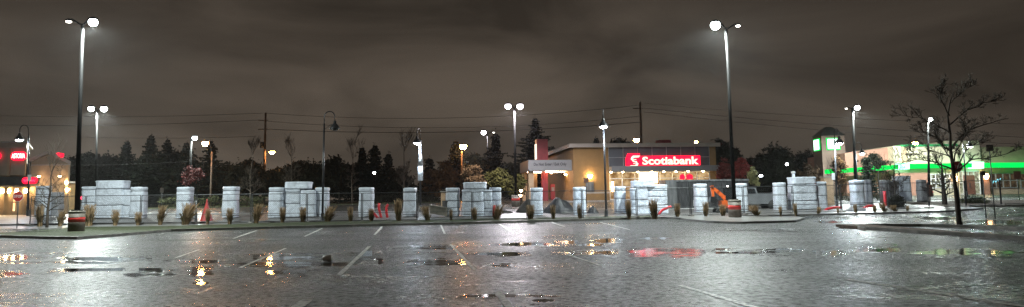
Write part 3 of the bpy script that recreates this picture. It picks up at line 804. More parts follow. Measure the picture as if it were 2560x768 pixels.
tp = ['standing before the bluish pillar by the restaurant', 'pale and bushy beside the small bare left tree', 'dark tuft at the left edge of the widest stacked block', 'rusty tuft in front of the widest stacked block',
      'low tuft before the pillar right of the widest block', 'leaning tuft between two pillars left of the single white lamp', 'tuft leaning over the pillar under the single white lamp', 'tuft beside the red wrapped cone',
      'tuft in front of the lone pillar left of the utility pole', 'tuft under the wooden utility pole', 'tuft between a pillar and the second stacked block', 'tuft in front of the second stacked block',
      'tuft right of the unlit gooseneck lamp', 'slim pale tuft in the gap right of the unlit lamp', 'tuft between a pillar and the curved red pipes', 'pale tall tuft right of the curved red pipes',
      'pale round tuft right of the wrapped lamp pole', 'low tuft before the pillar left of the third stacked block', 'tuft in front of the third stacked block', 'tuft leaning beside the dark red pipe',
      'tuft at the left foot of the soil mound', 'tall tuft in the middle of the soil mound', 'tuft before the pillar at the bank corner', 'dark tuft left of the fourth stacked block',
      'tuft before the fourth stacked block beside the red hose', 'tuft before the left end of the steel container', 'tuft right of the pillar before the container', 'tuft just left of the red banded right lamp base',
      'bushy pale tuft by the pickup wheel', 'tuft before the pillar right of the pickup', 'tuft at the left edge of the bulky creased block', 'dark tuft leaning at the right of the bulky creased block',
      'tuft right of the tower lamp pole', 'tuft before the pillar under the arched lamp', 'low tuft right of the pillar under the arched lamp', 'large pale tuft left of the dark round bush', 'large pale tuft touching the dark round bush', 'rightmost tuft by the end of the fence']
PB = list(protos)
for k, ((px, yt, v), lab) in enumerate(zip(tufts, tp)):
    x_ = base(px, 51).x; d = fy(x_) - .55
    b = base(px, d); h = at(px, yt, d).z - b.z; s = h / [1.18, 1.05, 1.28, 1.1][v] * random.Random(k).uniform(.72, 1.05)
    o = protos[v] if protos[v] is not None else None
    if o is not None: protos[v] = None; o.location = b
    else: o = dup(PB[v], b)
    o.rotation_euler.z = (k * 1.3) % .9 - .4; wx = .9 if v == 3 else .7
    wx *= random.Random(k + 50).uniform(.75, 1.35); o.scale = (s * wx, s * wx, s); o['label'] = 'ornamental grass ' + lab if not lab.split()[0] in ('tuft',) else 'ornamental grass ' + lab

# ------------------------------------------------------------------ trees
def branchy(mb, p, dirv, length, rad, level, maxl, rng, tips=None, spread=.6, up=.15, nsub=3, seg=4, wob=.18, minr=.006, zmax=None):
    pts = [p.copy()]; rs = [rad]; d = dirv.normalized(); q = p.copy()
    for i in range(seg):
        d = (d + Vector((rng.uniform(-wob, wob), rng.uniform(-wob, wob), rng.uniform(-wob, wob) + up * .3))).normalized()
        q = q + d * length / seg; pts.append(q.copy()); rs.append(max(minr, rad * (1 - .62 * (i + 1) / seg)))
    mb.tube(pts, rs, 6 if level < 2 else (4 if level == 2 else 3), False)
    if tips is not None and level >= maxl - 1: tips += pts[1:]
    if level >= maxl: return
    for k in range(nsub + (1 if level == 0 else 0)):
        t = rng.uniform(.35, 1.0); i = min(seg - 1, int(t * seg)); b = pts[i].lerp(pts[i + 1], t * seg - i)
        ax = Vector((rng.uniform(-1, 1), rng.uniform(-1, 1), rng.uniform(-.5, .8))).normalized()
        nd = (d + ax * spread * 1.6).normalized(); nd.z += up; nd.normalize()
        branchy(mb, b, nd, length * rng.uniform(.5, .75), max(minr, rs[i] * .62), level + 1, maxl, rng, tips, spread, up, nsub, seg, wob, minr)

def leaf_quads(mb, c, n, r, s, rng, flat=1.0):
    for _ in range(n):
        v = Vector((rng.gauss(0, 1), rng.gauss(0, 1), rng.gauss(0, 1) * flat)) * r * .5
        q = c + v; a = Vector((rng.uniform(-1, 1), rng.uniform(-1, 1), rng.uniform(-1, 1))).normalized()
        b = a.orthogonal().normalized() * s * rng.uniform(.5, 1.2); a = a * s * rng.uniform(.5, 1.3)
        k = len(mb.v); mb.v += [tuple(q - a), tuple(q + b * .6), tuple(q + a), tuple(q - b * .6)]; mb.f.append((k, k + 1, k + 2, k + 3))

def conifer(px, d, yt, wpx, label, seed, mat='needles', yb=None, group='evergreen trees behind the patio', dense=1.0):
    b = base(px, d); H = at(px, yt, d).z - b.z; Rr = wpx / F * d / 2 * 1.75; rng = random.Random(seed)
    t = thing('conifer_tree', label, 'tree', b, 0, group)
    MB().tube([(0, 0, -.2), (0, 0, H * .97)], [max(.12, H * .018), .02], 7).build('trunk', 'bark_dark', t, True)
    mb = MB(); nl = int(H / .38)
    for i in range(nl):
        f = i / nl; z = H * (.1 + .88 * f); rr = Rr * (1 - f) ** .95 * rng.uniform(.75, 1.15) + .1
        nb = max(5, int(11 * (1 - f * .5)))
        a0 = rng.uniform(0, 6)
        for j in range(nb):
            a = a0 + 2 * math.pi * j / nb + rng.uniform(-.25, .25); r1 = rr * rng.choice((.5, .75, 1.0, 1.35)) * rng.uniform(.85, 1.1)
            dv = Vector((math.cos(a), math.sin(a), 0)); sd = Vector((-dv.y, dv.x, 0))
            ns = max(3, int(r1 / .28 * dense))
            for q in range(ns):
                u = (q + .6) / ns; c = dv * r1 * u + Vector((0, 0, z - .28 * r1 * u + .22 * r1 * u * u))
                hw = .2 + .34 * r1 * (1 - u) * .6; 
                for sg in (1, -1):
                    e = c + sd * sg * hw * rng.uniform(.6, 1.4) + dv * hw * .5 + Vector((0, 0, -rng.uniform(.05, .28)))
                    g = dv * .16 + Vector((0, 0, rng.uniform(.02, .1)))
                    k = len(mb.v); mb.v += [tuple(c - g), tuple(c + g), tuple(e + g * .3), tuple(e - g * .6)]; mb.f.append((k, k + 1, k + 2, k + 3))
    for i in range(int(H * 7)):
        f = rng.uniform(.05, .95); rr = Rr * (1 - f) * .45 + .1; a = rng.uniform(0, 6.28); u = rng.uniform(0, 1)
        leaf_quads(mb, Vector((math.cos(a) * rr * u, math.sin(a) * rr * u, H * (.08 + .86 * f))), 9, .5, .3, rng, .5)
    leaf_quads(mb, Vector((0, 0, H * .96)), 10, .3, .12, rng, 1.6)
    mb.build('crown', mat, t)
    return t

def broadleaf(px, d, yt, wpx, label, seed, mat='leaf_dark', ybc=None, dens=1.0, group='leafy trees behind the patio', leaf=.2, gap=.0, name='broadleaf_tree', trunk='bark_dark'):
    b = base(px, d); H = at(px, yt, d).z - b.z; Rr = wpx / F * d / 2; rng = random.Random(seed)
    zc0 = (at(px, ybc, d).z - b.z) if ybc else H * .18
    t = thing(name, label, 'tree' if 'tree' in name else 'shrub', b, 0, group)
    tr = MB(); tips = []
    th = max(.3, zc0 + (H - zc0) * .35)
    tr.tube([(0, 0, -.2), (rng.uniform(-.1, .1), 0, th * .5), (0, 0, th)], [max(.05, H * .02), max(.04, H * .016), max(.03, H * .012)], 7)
    for k in range(6):
        a = k * 1.05 + rng.uniform(-.3, .3)
        branchy(tr, Vector((0, 0, th * rng.uniform(.55, 1))), Vector((math.cos(a), math.sin(a), 1.0)), (H - th) * .62, max(.03, H * .009), 0, 2, rng, tips, .6, .25, 2, 3)
    tr.build('trunk', trunk, t, True)
    mb = MB(); cz = (zc0 + H) / 2; hz = (H - zc0) / 2; nc = int(46 * dens)
    for i in range(nc):
        for _ in range(30):
            v = Vector((rng.uniform(-1, 1), rng.uniform(-1, 1), rng.uniform(-1, 1)))
            if .25 < v.length < 1: break
        sil = .82 + .32 * noise.noise(v * 2.1 + Vector((seed, 0, 0)))
        c = Vector((v.x * Rr * sil, v.y * Rr * .9 * sil, cz + v.z * hz * sil * .95))
        r = min(Rr, hz) * rng.uniform(.22, .42)
        leaf_quads(mb, c, int(55 * (1 - gap)), r, leaf * rng.uniform(.7, 1.1), rng, .75)
    mb.build('crown', mat, t)
    return t

def bare_tree(px, d, yt, wpx, label, seed, levels=4, mat='bark_dark', group='bare trees', r0=.12, nsub=3, lean=0, spread=.55, twig=.008, leaves=None):
    b = base(px, d); H = at(px, yt, d).z - b.z; rng = random.Random(seed)
    t = thing('bare_tree', label, 'tree', b, 0, group)
    tr = MB(); P = []
    for i in range(6): P.append(Vector((lean * (i / 5) ** 1.3 + rng.uniform(-.03, .03) * H * .2, rng.uniform(-.05, .05), -.1 + H * .62 * i / 5)))
    tr.tube(P, [r0 * (1 - .5 * i / 5) for i in range(6)], 8); tr.build('trunk', mat, t, True)
    mb = MB(); wr = wpx / F * d / 2; tips = []
    n = 9
    for k in range(n):
        f = .38 + .62 * k / n; i = min(4, int(f * 5)); p = P[i].lerp(P[i + 1], f * 5 - i)
        a = k * 2.4 + rng.uniform(-.3, .3); sl = .35 + .9 * f
        L_ = wr * (1.05 - .45 * f) * rng.uniform(.7, 1)
        branchy(mb, p, Vector((math.cos(a), math.sin(a) * .8, sl * .6)), L_ * .8, r0 * .38 * (1.2 - f * .5), 1, levels, rng, tips, spread, .12, nsub, 4, .2, twig)
    branchy(mb, P[-1], Vector((.05, 0, 1)), H * .34, r0 * .5, 1, levels, rng, tips, spread, .3, nsub + 1, 4, .16, twig)
    mb.build('branches', mat, t)
    if leaves:
        lf = MB()
        for q in tips[::leaves[1]]: leaf_quads(lf, q, 2, .15, leaves[2], rng)
        lf.build('crown', leaves[0], t)
    return t

C = 'dark conifer '
for k, (px, d, yt, wp, lab) in enumerate([(311, 112, 347, 55, C + 'slim spire right of the tall left lamp'), (372, 106, 331, 85, C + 'tall and full left of the two lamps'), (413, 112, 342, 62, C + 'shoulder to shoulder with the tall full one'),
      (462, 110, 350, 80, C + 'behind the single white lamp'), (522, 112, 345, 78, C + 'broad, behind the orange light over the reddish tree'), (905, 108, 362, 50, C + 'left of the pointed pair right of the unlit lamp'), (936, 106, 356, 70, C + 'tallest of the three right of the unlit lamp'),
      (972, 112, 378, 48, C + 'smallest of the three right of the unlit lamp'), (1074, 100, 390, 40, C + 'small one right of the wrapped lamp pole'), (1140, 108, 346, 90, C + 'large one behind the orange light left of the bank'), (1240, 100, 326, 62, C + 'dense tall one behind the far white lamp'),
      (1342, 122, 288, 105, C + 'tallest of all, rising behind the red bank pylon'), (1494, 125, 338, 34, C + 'tip peeking over the tan bank wall'), (2172, 90, 385, 34, C + 'small one in front of the green lit band')]):
    conifer(px, d, yt, wp, lab, 100 + k)
D = 'dark leafy tree '
for k, (px, d, yt, wp, ybc, lab) in enumerate([(200, 112, 374, 70, 500, D + 'behind the restaurant gable'), (262, 118, 380, 75, 500, D + 'between the gable and the slim conifer'), (440, 122, 372, 90, 500, D + 'filling the gap left of the white lamp'), (345, 124, 392, 100, 505, D + 'low, under the slim conifer spire'),
      (572, 115, 408, 70, 500, D + 'just right of the broad conifer'), (618, 112, 398, 80, 500, D + 'left of the wooden utility pole'), (690, 114, 415, 70, 500, D + 'right of the wooden utility pole'), (745, 112, 392, 66, 505, D + 'ragged, behind the second stacked block'),
      (800, 110, 400, 70, 505, D + 'directly behind the unlit lamp pole'), (848, 107, 392, 75, 505, D + 'broad, between the unlit lamp and the three conifers'), (905, 118, 405, 90, 505, D + 'low, under the three pointed conifers'), (985, 118, 420, 80, 505, D + 'low, left of the wrapped lamp pole'),
      (1190, 118, 378, 70, 505, D + 'behind the dense tall conifer'), (1300, 120, 400, 90, 505, D + 'low, behind the yellow shrubs'), (1552, 122, 342, 46, 420, D + 'rounded top peeking over the bank roof'), (1808, 105, 340, 36, 440, D + 'narrow, at the right end of the bank'),
      (1838, 108, 365, 34, 440, D + 'small, behind the pinkish trees'), (1895, 112, 375, 46, 505, D + 'left half of the dark pair right of the bank'), (1942, 108, 357, 74, 505, D + 'right half of the dark pair, widest there'), (2022, 112, 370, 56, 500, D + 'just left of the lit tower')]):
    broadleaf(px, d, yt, wp * 1.35, lab, 200 + k, 'leaf_dark', ybc, 3.2, leaf=.28)
B = 'brownish tree '
for k, (px, d, yt, wp, ybc, mt, lab) in enumerate([(1115, 96, 398, 66, 480, 'leaf_brown', B + 'lit faintly left of the orange light'), (1080, 98, 415, 60, 500, 'leaf_brown', B + 'low and dark right of the wrapped lamp pole'), (2020, 84, 405, 66, 480, 'leaf_brown', B + 'in front of the base of the tower'),
      (2100, 88, 378, 40, 480, 'leaf_brown', B + 'slim, before the tower wall'), (2200, 92, 372, 50, 440, 'leaf_dark', 'dark tree before the terracotta store wall')]):
    broadleaf(px, d, yt, wp, lab, 300 + k, mt, ybc, .9, gap=.3)
broadleaf(475, 78, 408, 62, 'reddish small tree beneath the single white lamp', 310, 'leaf_pink', 472, .6, gap=.5, leaf=.14)
broadleaf(1182, 76, 415, 64, 'pale orange shrub behind the third stacked block', 311, 'leaf_orange', 475, .9, leaf=.16, name='autumn_shrub', group='lit autumn shrubs')
broadleaf(1245, 78, 418, 60, 'yellow green shrub left of the twin lamp pole', 312, 'leaf_yellow', 480, 1.0, leaf=.16, name='autumn_shrub', group='lit autumn shrubs')
broadleaf(1292, 80, 428, 50, 'yellow shrub against the bank canopy', 313, 'leaf_yellow', 500, 1.0, leaf=.16, name='autumn_shrub', group='lit autumn shrubs')
broadleaf(1815, 84, 394, 46, 'salmon pink autumn tree beside the bank', 314, 'leaf_pink', 470, 1.0, leaf=.16, name='autumn_tree', group='pink autumn trees by the bank')
broadleaf(1860, 82, 390, 44, 'deep red autumn tree right of the tall right lamp', 315, 'leaf_red', 470, 1.0, leaf=.16, name='autumn_tree', group='pink autumn trees by the bank')
broadleaf(1886, 78, 412, 30, 'small pale yellow tree right of the red autumn tree', 316, 'leaf_pale', 470, .8, leaf=.14, name='autumn_tree', group='pink autumn trees by the bank')
# bare trees
bare_tree(1010, 94, 356, 70, 'leafless tree left of the wrapped lamp pole', 41, 4, r0=.13, mat='bark', twig=.012, nsub=4)
bare_tree(728, 98, 368, 80, 'leafless tree behind the second stacked block', 42, 4, r0=.13, mat='bark', twig=.012, nsub=4)
bare_tree(625, 92, 372, 70, 'leafless tree beside the wooden utility pole', 43, 4, r0=.12, mat='bark', twig=.012, nsub=4)
bare_tree(880, 98, 362, 50, 'leafless tree behind the left pointed conifer', 44, 4, r0=.12, mat='bark', twig=.012, nsub=4)
bare_tree(118, 49, 385, 130, 'small bare tree on the verge before the restaurant', 45, 4, r0=.1, mat='bark', twig=.008, spread=.6, lean=.1)
bare_tree(2240, 62, 400, 95, 'small bare tree beside the dark round bush', 46, 4, r0=.09, twig=.01, leaves=('leaf_brown', 6, .05))
bare_tree(2362, 60, 395, 90, 'bare tree with a thick trunk in the shrub bed', 47, 4, r0=.22, twig=.012)

# large bare tree, limbs laid out after the photograph
d = 37.0; b = base(2400, d); b.z += .11
T = thing('bare_tree', 'largest bare tree, on the kerbed island at the right', 'tree', b, 0, 'bare trees')
def lp(px, py, dy=0): 
    p = at(px, py, d) - b; return Vector((p.x, dy, p.z))
tr = MB(); trunk = [Vector((0, 0, -.1)), lp(2396, 540), lp(2390, 480), lp(2384, 430), lp(2380, 380, .1), lp(2378, 330, .1), lp(2372, 290, .1), lp(2375, 255), lp(2385, 225)]
tr.tube(trunk, [.14, .11, .1, .09, .075, .06, .045, .03, .012], 9).build('trunk', 'bark', T, True)
limbs = MB(); rng = random.Random(8); lft = []
for pts, r in [([(2382, 425, 0), (2350, 405, .3), (2310, 398, .5), (2268, 402, .8)], .04), ([(2380, 385, 0), (2345, 360, -.3), (2315, 340, -.6), (2275, 335, -.9)], .04),
               ([(2380, 370, 0), (2410, 340, .2), (2445, 318, .3), (2512, 298, .4)], .055), ([(2384, 430, 0), (2415, 400, -.4), (2450, 398, -.7), (2512, 378, -.9)], .04),
               ([(2378, 335, 0), (2350, 305, .5), (2320, 290, .8), (2278, 282, 1)], .035), ([(2376, 310, 0), (2405, 280, -.4), (2440, 262, -.6), (2470, 255, -.8)], .035),
               ([(2374, 290, 0), (2350, 262, -.3), (2338, 240, -.4), (2340, 222, -.5)], .03), ([(2375, 262, 0), (2400, 240, .3), (2420, 222, .5), (2440, 212, .5)], .025),
               ([(2380, 400, 0), (2390, 370, 1.0), (2385, 340, 1.5), (2400, 310, 1.8)], .035), ([(2382, 410, 0), (2360, 380, -1.0), (2370, 345, -1.5), (2355, 315, -1.8)], .035),
               ([(2384, 440, 0), (2430, 380, .6), (2470, 350, .9), (2495, 345, 1)], .035), ([(2382, 395, 0), (2330, 375, .3), (2300, 385, .5), (2290, 372, .6)], .03)]:
    P = [lp(*p) for p in pts]; Q = []
    for i in range(len(P) - 1):
        for t in (0, .33, .66): Q.append(P[i].lerp(P[i + 1], t) + Vector((rng.uniform(-.04, .04), 0, rng.uniform(-.05, .05))))
    Q.append(P[-1]); n = len(Q); limbs.tube(Q, [max(.01, 1.1 * r * (1 - .75 * i / (n - 1))) for i in range(n)], 6, False)
    for i in range(2, n):
        for _ in range(2):
            dv = (Q[i] - Q[i - 1]).normalized() + Vector((rng.uniform(-.8, .8), rng.uniform(-.8, .8), rng.uniform(-.4, .9)))
            branchy(limbs, Q[i], dv, rng.uniform(.25, .5), .018, 2, 4, rng, lft, .6, .1, 4, 3, .25, .008)
limbs.build('branches', 'bark', T)
lf = MB()
for q in lft[::9]: leaf_quads(lf, q, 1, .06, .035, rng)
lf.build('dead_leaves', 'leaf_brown', T)

def bush(px, d, yt, wpx, label, seed, mat='bush_green', leaf=.07, n=70, group='shrubs'):
    b = base(px, d); H = at(px, yt, d).z - b.z; Rr = wpx / F * d / 2; rng = random.Random(seed)
    t = thing('round_shrub', label, 'shrub', b, 0, group); st = MB()
    for k in range(9):
        a = k * .7; branchy(st, Vector((0, 0, -.05)), Vector((math.cos(a), math.sin(a), .9)), min(H, Rr) * .7, .02, 1, 2, rng, None, .5, .2, 2, 3)
    st.build('stems', 'bark_dark', t); mb = MB()
    for i in range(n):
        a = rng.uniform(0, 6.28); u = rng.uniform(.1, 1); f = rng.uniform(.05, .85)
        c = Vector((math.cos(a) * Rr * .85 * u * (1 - f * f * .5), math.sin(a) * Rr * .7 * u, H * f)); leaf_quads(mb, c, 45, .32, leaf, rng, .7)
    mb.build('foliage', mat, t); return t
bush(2435, 62, 492, 92, 'broad rounded shrub in front of the store entrance', 51, 'bush_green')
bush(2243, 57, 490, 42, 'dark round bush beside the small bare tree', 52, 'leaf_dark')
bush(1160 - 940, 66, 505, 20, 'small shrub beside the restaurant corner', 53)
# clipped hedges across the road
def hedge(x0, x1, d, yt, label, seed, mat='bush_green'):
    a = base(x0, d); b = base(x1, d); H = at((x0 + x1) / 2, yt, d).z - a.z; rng = random.Random(seed); L_ = b.x - a.x
    t = thing('hedge', label, 'hedge', ((a.x + b.x) / 2, d, (a.z + b.z) / 2), 0, 'clipped hedges')
    st = MB(); 
    for k in range(int(L_ / .8)): st.tube([(-L_ / 2 + .4 + k * .8, 0, -.05), (-L_ / 2 + .4 + k * .8 + rng.uniform(-.1, .1), 0, H * .7)], .03, 5)
    st.build('stems', 'bark_dark', t); mb = MB()
    for i in range(int(L_ * 10)):
        x = rng.uniform(-L_ / 2, L_ / 2); hh = H * (1 + .14 * noise.noise(Vector((x * .6, seed, 0))))
        leaf_quads(mb, Vector((x, rng.uniform(-.6, .6), hh * rng.uniform(.1, .9))), 22, .4, .1, rng, .7)
    mb.build('foliage', mat, t); return t
hedge(395, 660, 90, 492, 'long clipped hedge beyond the road behind the left pillars', 61)
hedge(2092, 2200, 74, 484, 'low green hedge behind the tower lamp', 62)
hedge(930, 1110, 92, 490, 'dark hedge behind the curved red pipes and wrapped lamp pole', 63, 'leaf_dark')
hedge(250, 330, 95, 492, 'dark hedge behind the widest stacked block', 64, 'leaf_dark')

# ------------------------------------------------------------------ bank
bo = Vector((6.9, 84, 1.22)); ba = math.atan2(2.2, 20); 
bk = thing('bank_building', 'single storey tan bank with glowing red sign and drive-through canopy', 'building', bo, ba)
def P3(px, py, ly=0.0):
    """bank-local (x, z) of a pixel on the plane local y = ly"""
    v = ray(px, py); n = Vector((-math.sin(ba), math.cos(ba), 0)); o = bo + n * ly
    t = (o - CPOS).dot(n) / v.dot(n); p = CPOS + v * t - bo
    return p.x * math.cos(ba) + p.y * math.sin(ba), p.z
X1 = P3(1790, 400)[0]; XT = P3(1522, 400)[0]; XG = P3(1774, 400)[0]
ZR = P3(1600, 366)[1]; ZB0 = P3(1600, 430)[1]; ZB1 = P3(1600, 417)[1]; DEP = 20
MB().bb(0, XT, 0, .3, -1.5, ZR).build('front_wall', 'tan_wall', bk)
MB().bb(0, .3, .302, DEP, -1.5, ZR - .003).build('side_wall', 'tan_wall', bk)
MB().bb(XG, X1, 0, .3, -1.5, ZR).build('corner_wall', 'tan_wall', bk)
MB().bb(X1 - .3, X1 - .002, .302, DEP, -1.5, ZR - .003).build('side_wall', 'tan_wall', bk)
MB().bb(.3, X1 - .3, DEP - .3, DEP - .002, -1.5, ZR - .006).build('rear_wall', 'tan_wall', bk)
rf = MB().bb(-.4, X1 + .25, -.5, DEP + .3, ZR, ZR + .12).build('roof', 'dark_roof', bk)
fz = MB(); fz.bb(-.5, X1 + .35, -.62, -.5, ZR - .12, ZR + .32); fz.bb(-.52, -.4, -.5, DEP + .3, ZR - .12, ZR + .318); fz.build('fascia', 'fascia', bk)
# spandrel panels above the ledge
sp_ = MB().bb(XT, XG, .06, .16, ZB1, ZR).build('spandrel_glass', 'grey_panel', bk)
ml = MB(); nm = 7
for k in range(nm + 1):
    x = XT + (XG - XT) * k / nm; ml.bb(x - .035, x + .035, 0, .058, ZB1 + .06, ZR - .003)
zm = P3(1550, 394)[1]; ml.bb(XT, XG, .003, .055, zm - .03, zm + .03)
ml.build('mullions', 'mullion', sp_)
MB().bb(XT, X1 + .05, -1.3, .05, ZB0 + .02, ZB1 + .05).build('entrance_ledge', 'white_panel', bk)
# storefront
zf = -.1; zt = ZB0 + .017
gl = MB().bb(XT + .05, XG, .2, .24, zf, zt).build('storefront_glass', 'pane_warm', bk)
fr = MB()
for k in range(9):
    x = XT + .05 + (XG - XT - .1) * k / 8; fr.bb(x - .06, x + .06, .08, .197, zf, zt)
for z in (zf + .1, zt - .75, zt - 1.7, zt - .06): fr.bb(XT, XG, .1, .19, z - .045, z + .045)
fr.build('window_frame', 'sign_white', gl)
xa, xb = P3(1598, 440)[0], P3(1644, 440)[0]
MB().bb(xa, xb, .0, .06, zt - 1.3, zt - .08).build('light_box', 'pane_bright', bk)
for px in (1524, 1553, 1590, 1625, 1655, 1685, 1715, 1752):
    x = P3(px, 432)[0]; MB().lathe([(.12, .0), (.13, -.06), (.05, -.12)], (x, -.7, ZB0 + .015), 10).build('downlight', 'sconce', bk)
for px in (1531, ): 
    x = P3(px, 450)[0]; MB().bb(x - .1, x + .1, -.1, .0, .9, 2.0).build('wall_sconce', 'sconce_soft', bk)
xr0, xr1 = P3(1655, 440)[0], P3(1672, 440)[0]
for a, b_ in ((1700, 1712), (1716, 1732)):
    q0, q1 = P3(a, 440)[0], P3(b_, 440)[0]; MB().prism([(q0, zt - .9), (q1, zt - .9), (q1, zt - .5), ((q0 + q1) / 2, zt - .3), (q0, zt - .45)], .02, .05).build('red_poster', 'sign_red_glow', bk)
# sign
sx0, sx1 = P3(1564, 400)[0], P3(1749, 400)[0]; sz0, sz1 = P3(1650, 418)[1], P3(1650, 390)[1]
lx0, lx1 = P3(1568, 400)[0], P3(1600, 400)[0]; lz1 = P3(1580, 384)[1]
sb = MB(); sb.bb(lx1 - .05, sx1, -.2, .04, sz0 + .02, sz1)
sb.prism([(sx0, sz0 - .06), (lx1 - .053, sz0 - .06), (lx1 - .053, lz1), (sx0 + .25, lz1), (sx0 - .0, lz1 - .6)], -.2, .04)
sg = sb.build('sign_board', 'sign_red_glow', bk)
tx0, tx1 = P3(1603, 404)[0], P3(1743, 404)[0]
text_mesh('sign_lettering', 'Scotiabank', 1.22, 'letter_white', sg, ((tx0 + tx1) / 2, -.22, (sz0 + sz1) / 2 + .04), (R(90), 0, 0), .035, .02, tx1 - tx0)
# emblem: slanted S over a striped globe
em = MB(); ec = (P3(1585, 404)[0], P3(1585, 404)[1] + .0); s = .72
def emq(pts): em.prism([(ec[0] + x * s, ec[1] + z * s) for x, z in pts], -.25, -.21)
emq([(-.62, .36), (-.5, .66), (-.22, .92), (.95, .92), (.68, .62), (-.02, .6), (-.24, .44), (-.3, .24)])
emq([(.62, -.36), (.5, -.66), (.22, -.92), (-.95, -.92), (-.68, -.62), (.02, -.6), (.24, -.44), (.3, -.24)])
emq([(-.62, .355), (-.3, .235), (.3, -.05), (.62, -.355), (.3, -.235), (-.3, .05)])
for k in range(3):
    z = .3 - k * .3; emq([(-.42 + .1 * k, z - .05), (.3 + .1 * k, z - .05), (.3 + .1 * k, z + .05), (-.42 + .1 * k, z + .05)])
em.build('emblem', 'letter_white', sg)
# tan wall sconce
x, z = P3(1474, 441); MB().lathe([(.1, -.25), (.25, 0), (.28, .12)], (x, -.25, z), 12).build('wall_sconce', 'sconce', bk)
MB().bb(XT * .0 + .02, XT - .02, -.04, -.003, P3(1480, 484)[1], P3(1480, 480)[1]).build('wall_band', 'fascia', bk)
x, z = P3(1474, 467); MB().bb(x - .45, x + .45, -.16, -.01, z - .55, z + .55).build('night_depository', 'steel_sheet', bk)
# canopy
cz0 = P3(1380, 428, 1)[1]; cz1 = P3(1380, 400, 1)[1]
cn = MB().bb(-5.05, -.003, 1, 9, cz0 + .05, cz1).build('canopy', 'white_panel', bk)
text_mesh('canopy_lettering', 'Do Not Enter / Exit Only', .46, 'text_dark', cn, (P3(1375, 410, 1)[0], .97, P3(1375, 411, 1)[1]), (R(90), 0, 0), .012, .01, P3(1416, 410, 1)[0] - P3(1334, 410, 1)[0])
for x, y in ((-3.6, 4), (-1.6, 3.2)):
    MB().box((x, y, cz0 - .02), (.14, 3.2, .1), -.9).build('tube_light', 'tube_light', cn)
MB().bb(-4.95, -4.35, 1.6, 2.3, -.6, cz0 + .04).build('canopy_column', 'stucco', bk)
MB().bb(-4.1, -3.55, 4.5, 5.2, -.6, cz0 + .04).build('canopy_column', 'tan_dark', bk)
MB().bb(-4.95, -4.35, 7.5, 8.2, -.6, cz0 + .04).build('canopy_column', 'stucco', bk)
pz = P3(1357, 348, 3)[1]
py = MB().bb(-3.75, -2.45, 2.9, 4.4, cz1 + .002, pz).build('pylon', 'red_paint', bk)
MB().bb(-3.2, -2.5, 3.0, 3.7, -.6, cz0 + .04).build('pylon_leg', 'red_paint', bk)
MB().bb(-3.83, -3.755, 3.0, 4.2, cz1 + .2, pz - .55).build('pylon_sign', 'letter_white', py)
MB().box((-1.5, 6, .9), (.5, .7, 2.0)).build('cash_machine', 'red_paint', bk)
MB().box((-1.5, 5.63, 1.3), (.34, .04, .5)).build('machine_screen', 'white_panel', bk)
MB().lathe([(.1, -.15), (.18, 0)], (-.12, 4.5, cz0 - .25), 10).build('wall_sconce', 'sconce', bk)
MB().lathe([(.1, -.15), (.18, 0)], (-2.2, 2.2, cz0 - .1), 10).build('canopy_light', 'sconce_soft', bk)
MB().box((P3(1658, 352, 6)[0], 6, ZR + .72), (1.9, 1.4, .85), 0, .8).build('roof_vent', 'red_paint', bk)
MB().bb(-2.5, X1 + 1, -3.2, -.65, -1.45, -.06).build('entrance_walk', 'concrete', bk)

# sign post before bank
def sign_post(px, d, ytop, ybot_sign, wpx, label, mat='sign_brown', name='sign_post', shape='rect', text=None, tcol='sign_white', post='grey_metal', z_extra=0, rp=.03, below=0):
    b = base(px, d); zt = at(px, ytop, d).z - b.z; zb = at(px, ybot_sign, d).z - b.z; wv = wpx / F * d
    t = thing(name, label, 'road sign', b)
    MB().tube([(0, .03, -.1), (0, .03, zb + (zt - zb) * .6)], rp, 8).build('post', post, t, True)
    if shape == 'oct':
        r = wv / 2 / math.cos(math.pi / 8); zc = (zt + zb) / 2
        o = [(r * math.cos(math.pi / 8 + k * math.pi / 4), zc + r * math.sin(math.pi / 8 + k * math.pi / 4)) for k in range(8)]
        s = MB().prism(o, -.012, -.002).build('sign_border', 'sign_white', t)
        r2 = r * .93; o = [(r2 * math.cos(math.pi / 8 + k * math.pi / 4), zc + r2 * math.sin(math.pi / 8 + k * math.pi / 4)) for k in range(8)]
        s = MB().prism(o, -.018, -.0125).build('sign_face', mat, t)
        text_mesh('lettering', 'STOP', wv * .36, tcol, s, (0, -.021, zc), (R(90), 0, 0), .004, .002, wv * .78)
    else:
        s = MB().bb(-wv / 2, wv / 2, -.02, -.002, zb, zt).build('sign_face', mat, t)
        if text: text_mesh('lettering', text, wv * .3, tcol, s, (0, -.024, (zt + zb) / 2), (R(90), 0, 0), .003, .002)
    return t
sign_post(41, 48.5, 475, 508, 25, 'red octagonal STOP sign on the verge at the left', 'sign_red', 'stop_sign', 'oct')
sign_post(2403, 45, 401, 432, 27, 'dull red STOP sign half hidden behind the large bare tree', 'sign_red', 'stop_sign', 'oct')
sign_post(1467, 70, 445, 457, 12, 'small brown sign by the bank wall light', 'sign_brown', 'notice_sign')
sign_post(403, 84, 470, 482, 9, 'small grey sign beyond the road left of the single white lamp', 'sign_dark', 'notice_sign')
sign_post(2489, 44, 362, 378, 18, 'dark sign on a post right of the large bare tree', 'sign_dark', 'notice_sign')
sign_post(2466, 46, 428, 440, 13, 'small dark sign right of the store door', 'sign_dark', 'notice_sign')
sign_post(2549, 66, 428, 448, 18, 'dim pink sign on a thin post near the right edge', 'sign_brown', 'notice_sign')
sign_post(2327, 68, 462, 490, 12, 'dark narrow notice board before the store windows', 'sign_brown', 'notice_sign')
sign_post(2503, 78, 455, 460, 4, 'thin white post in front of the store window', 'sign_white', 'marker_post', post='sign_white')
sign_post(2088, 59.7, 433, 450, 8, 'small white sign strapped to the tower lamp pole', 'sign_white', 'notice_sign', rp=.01)
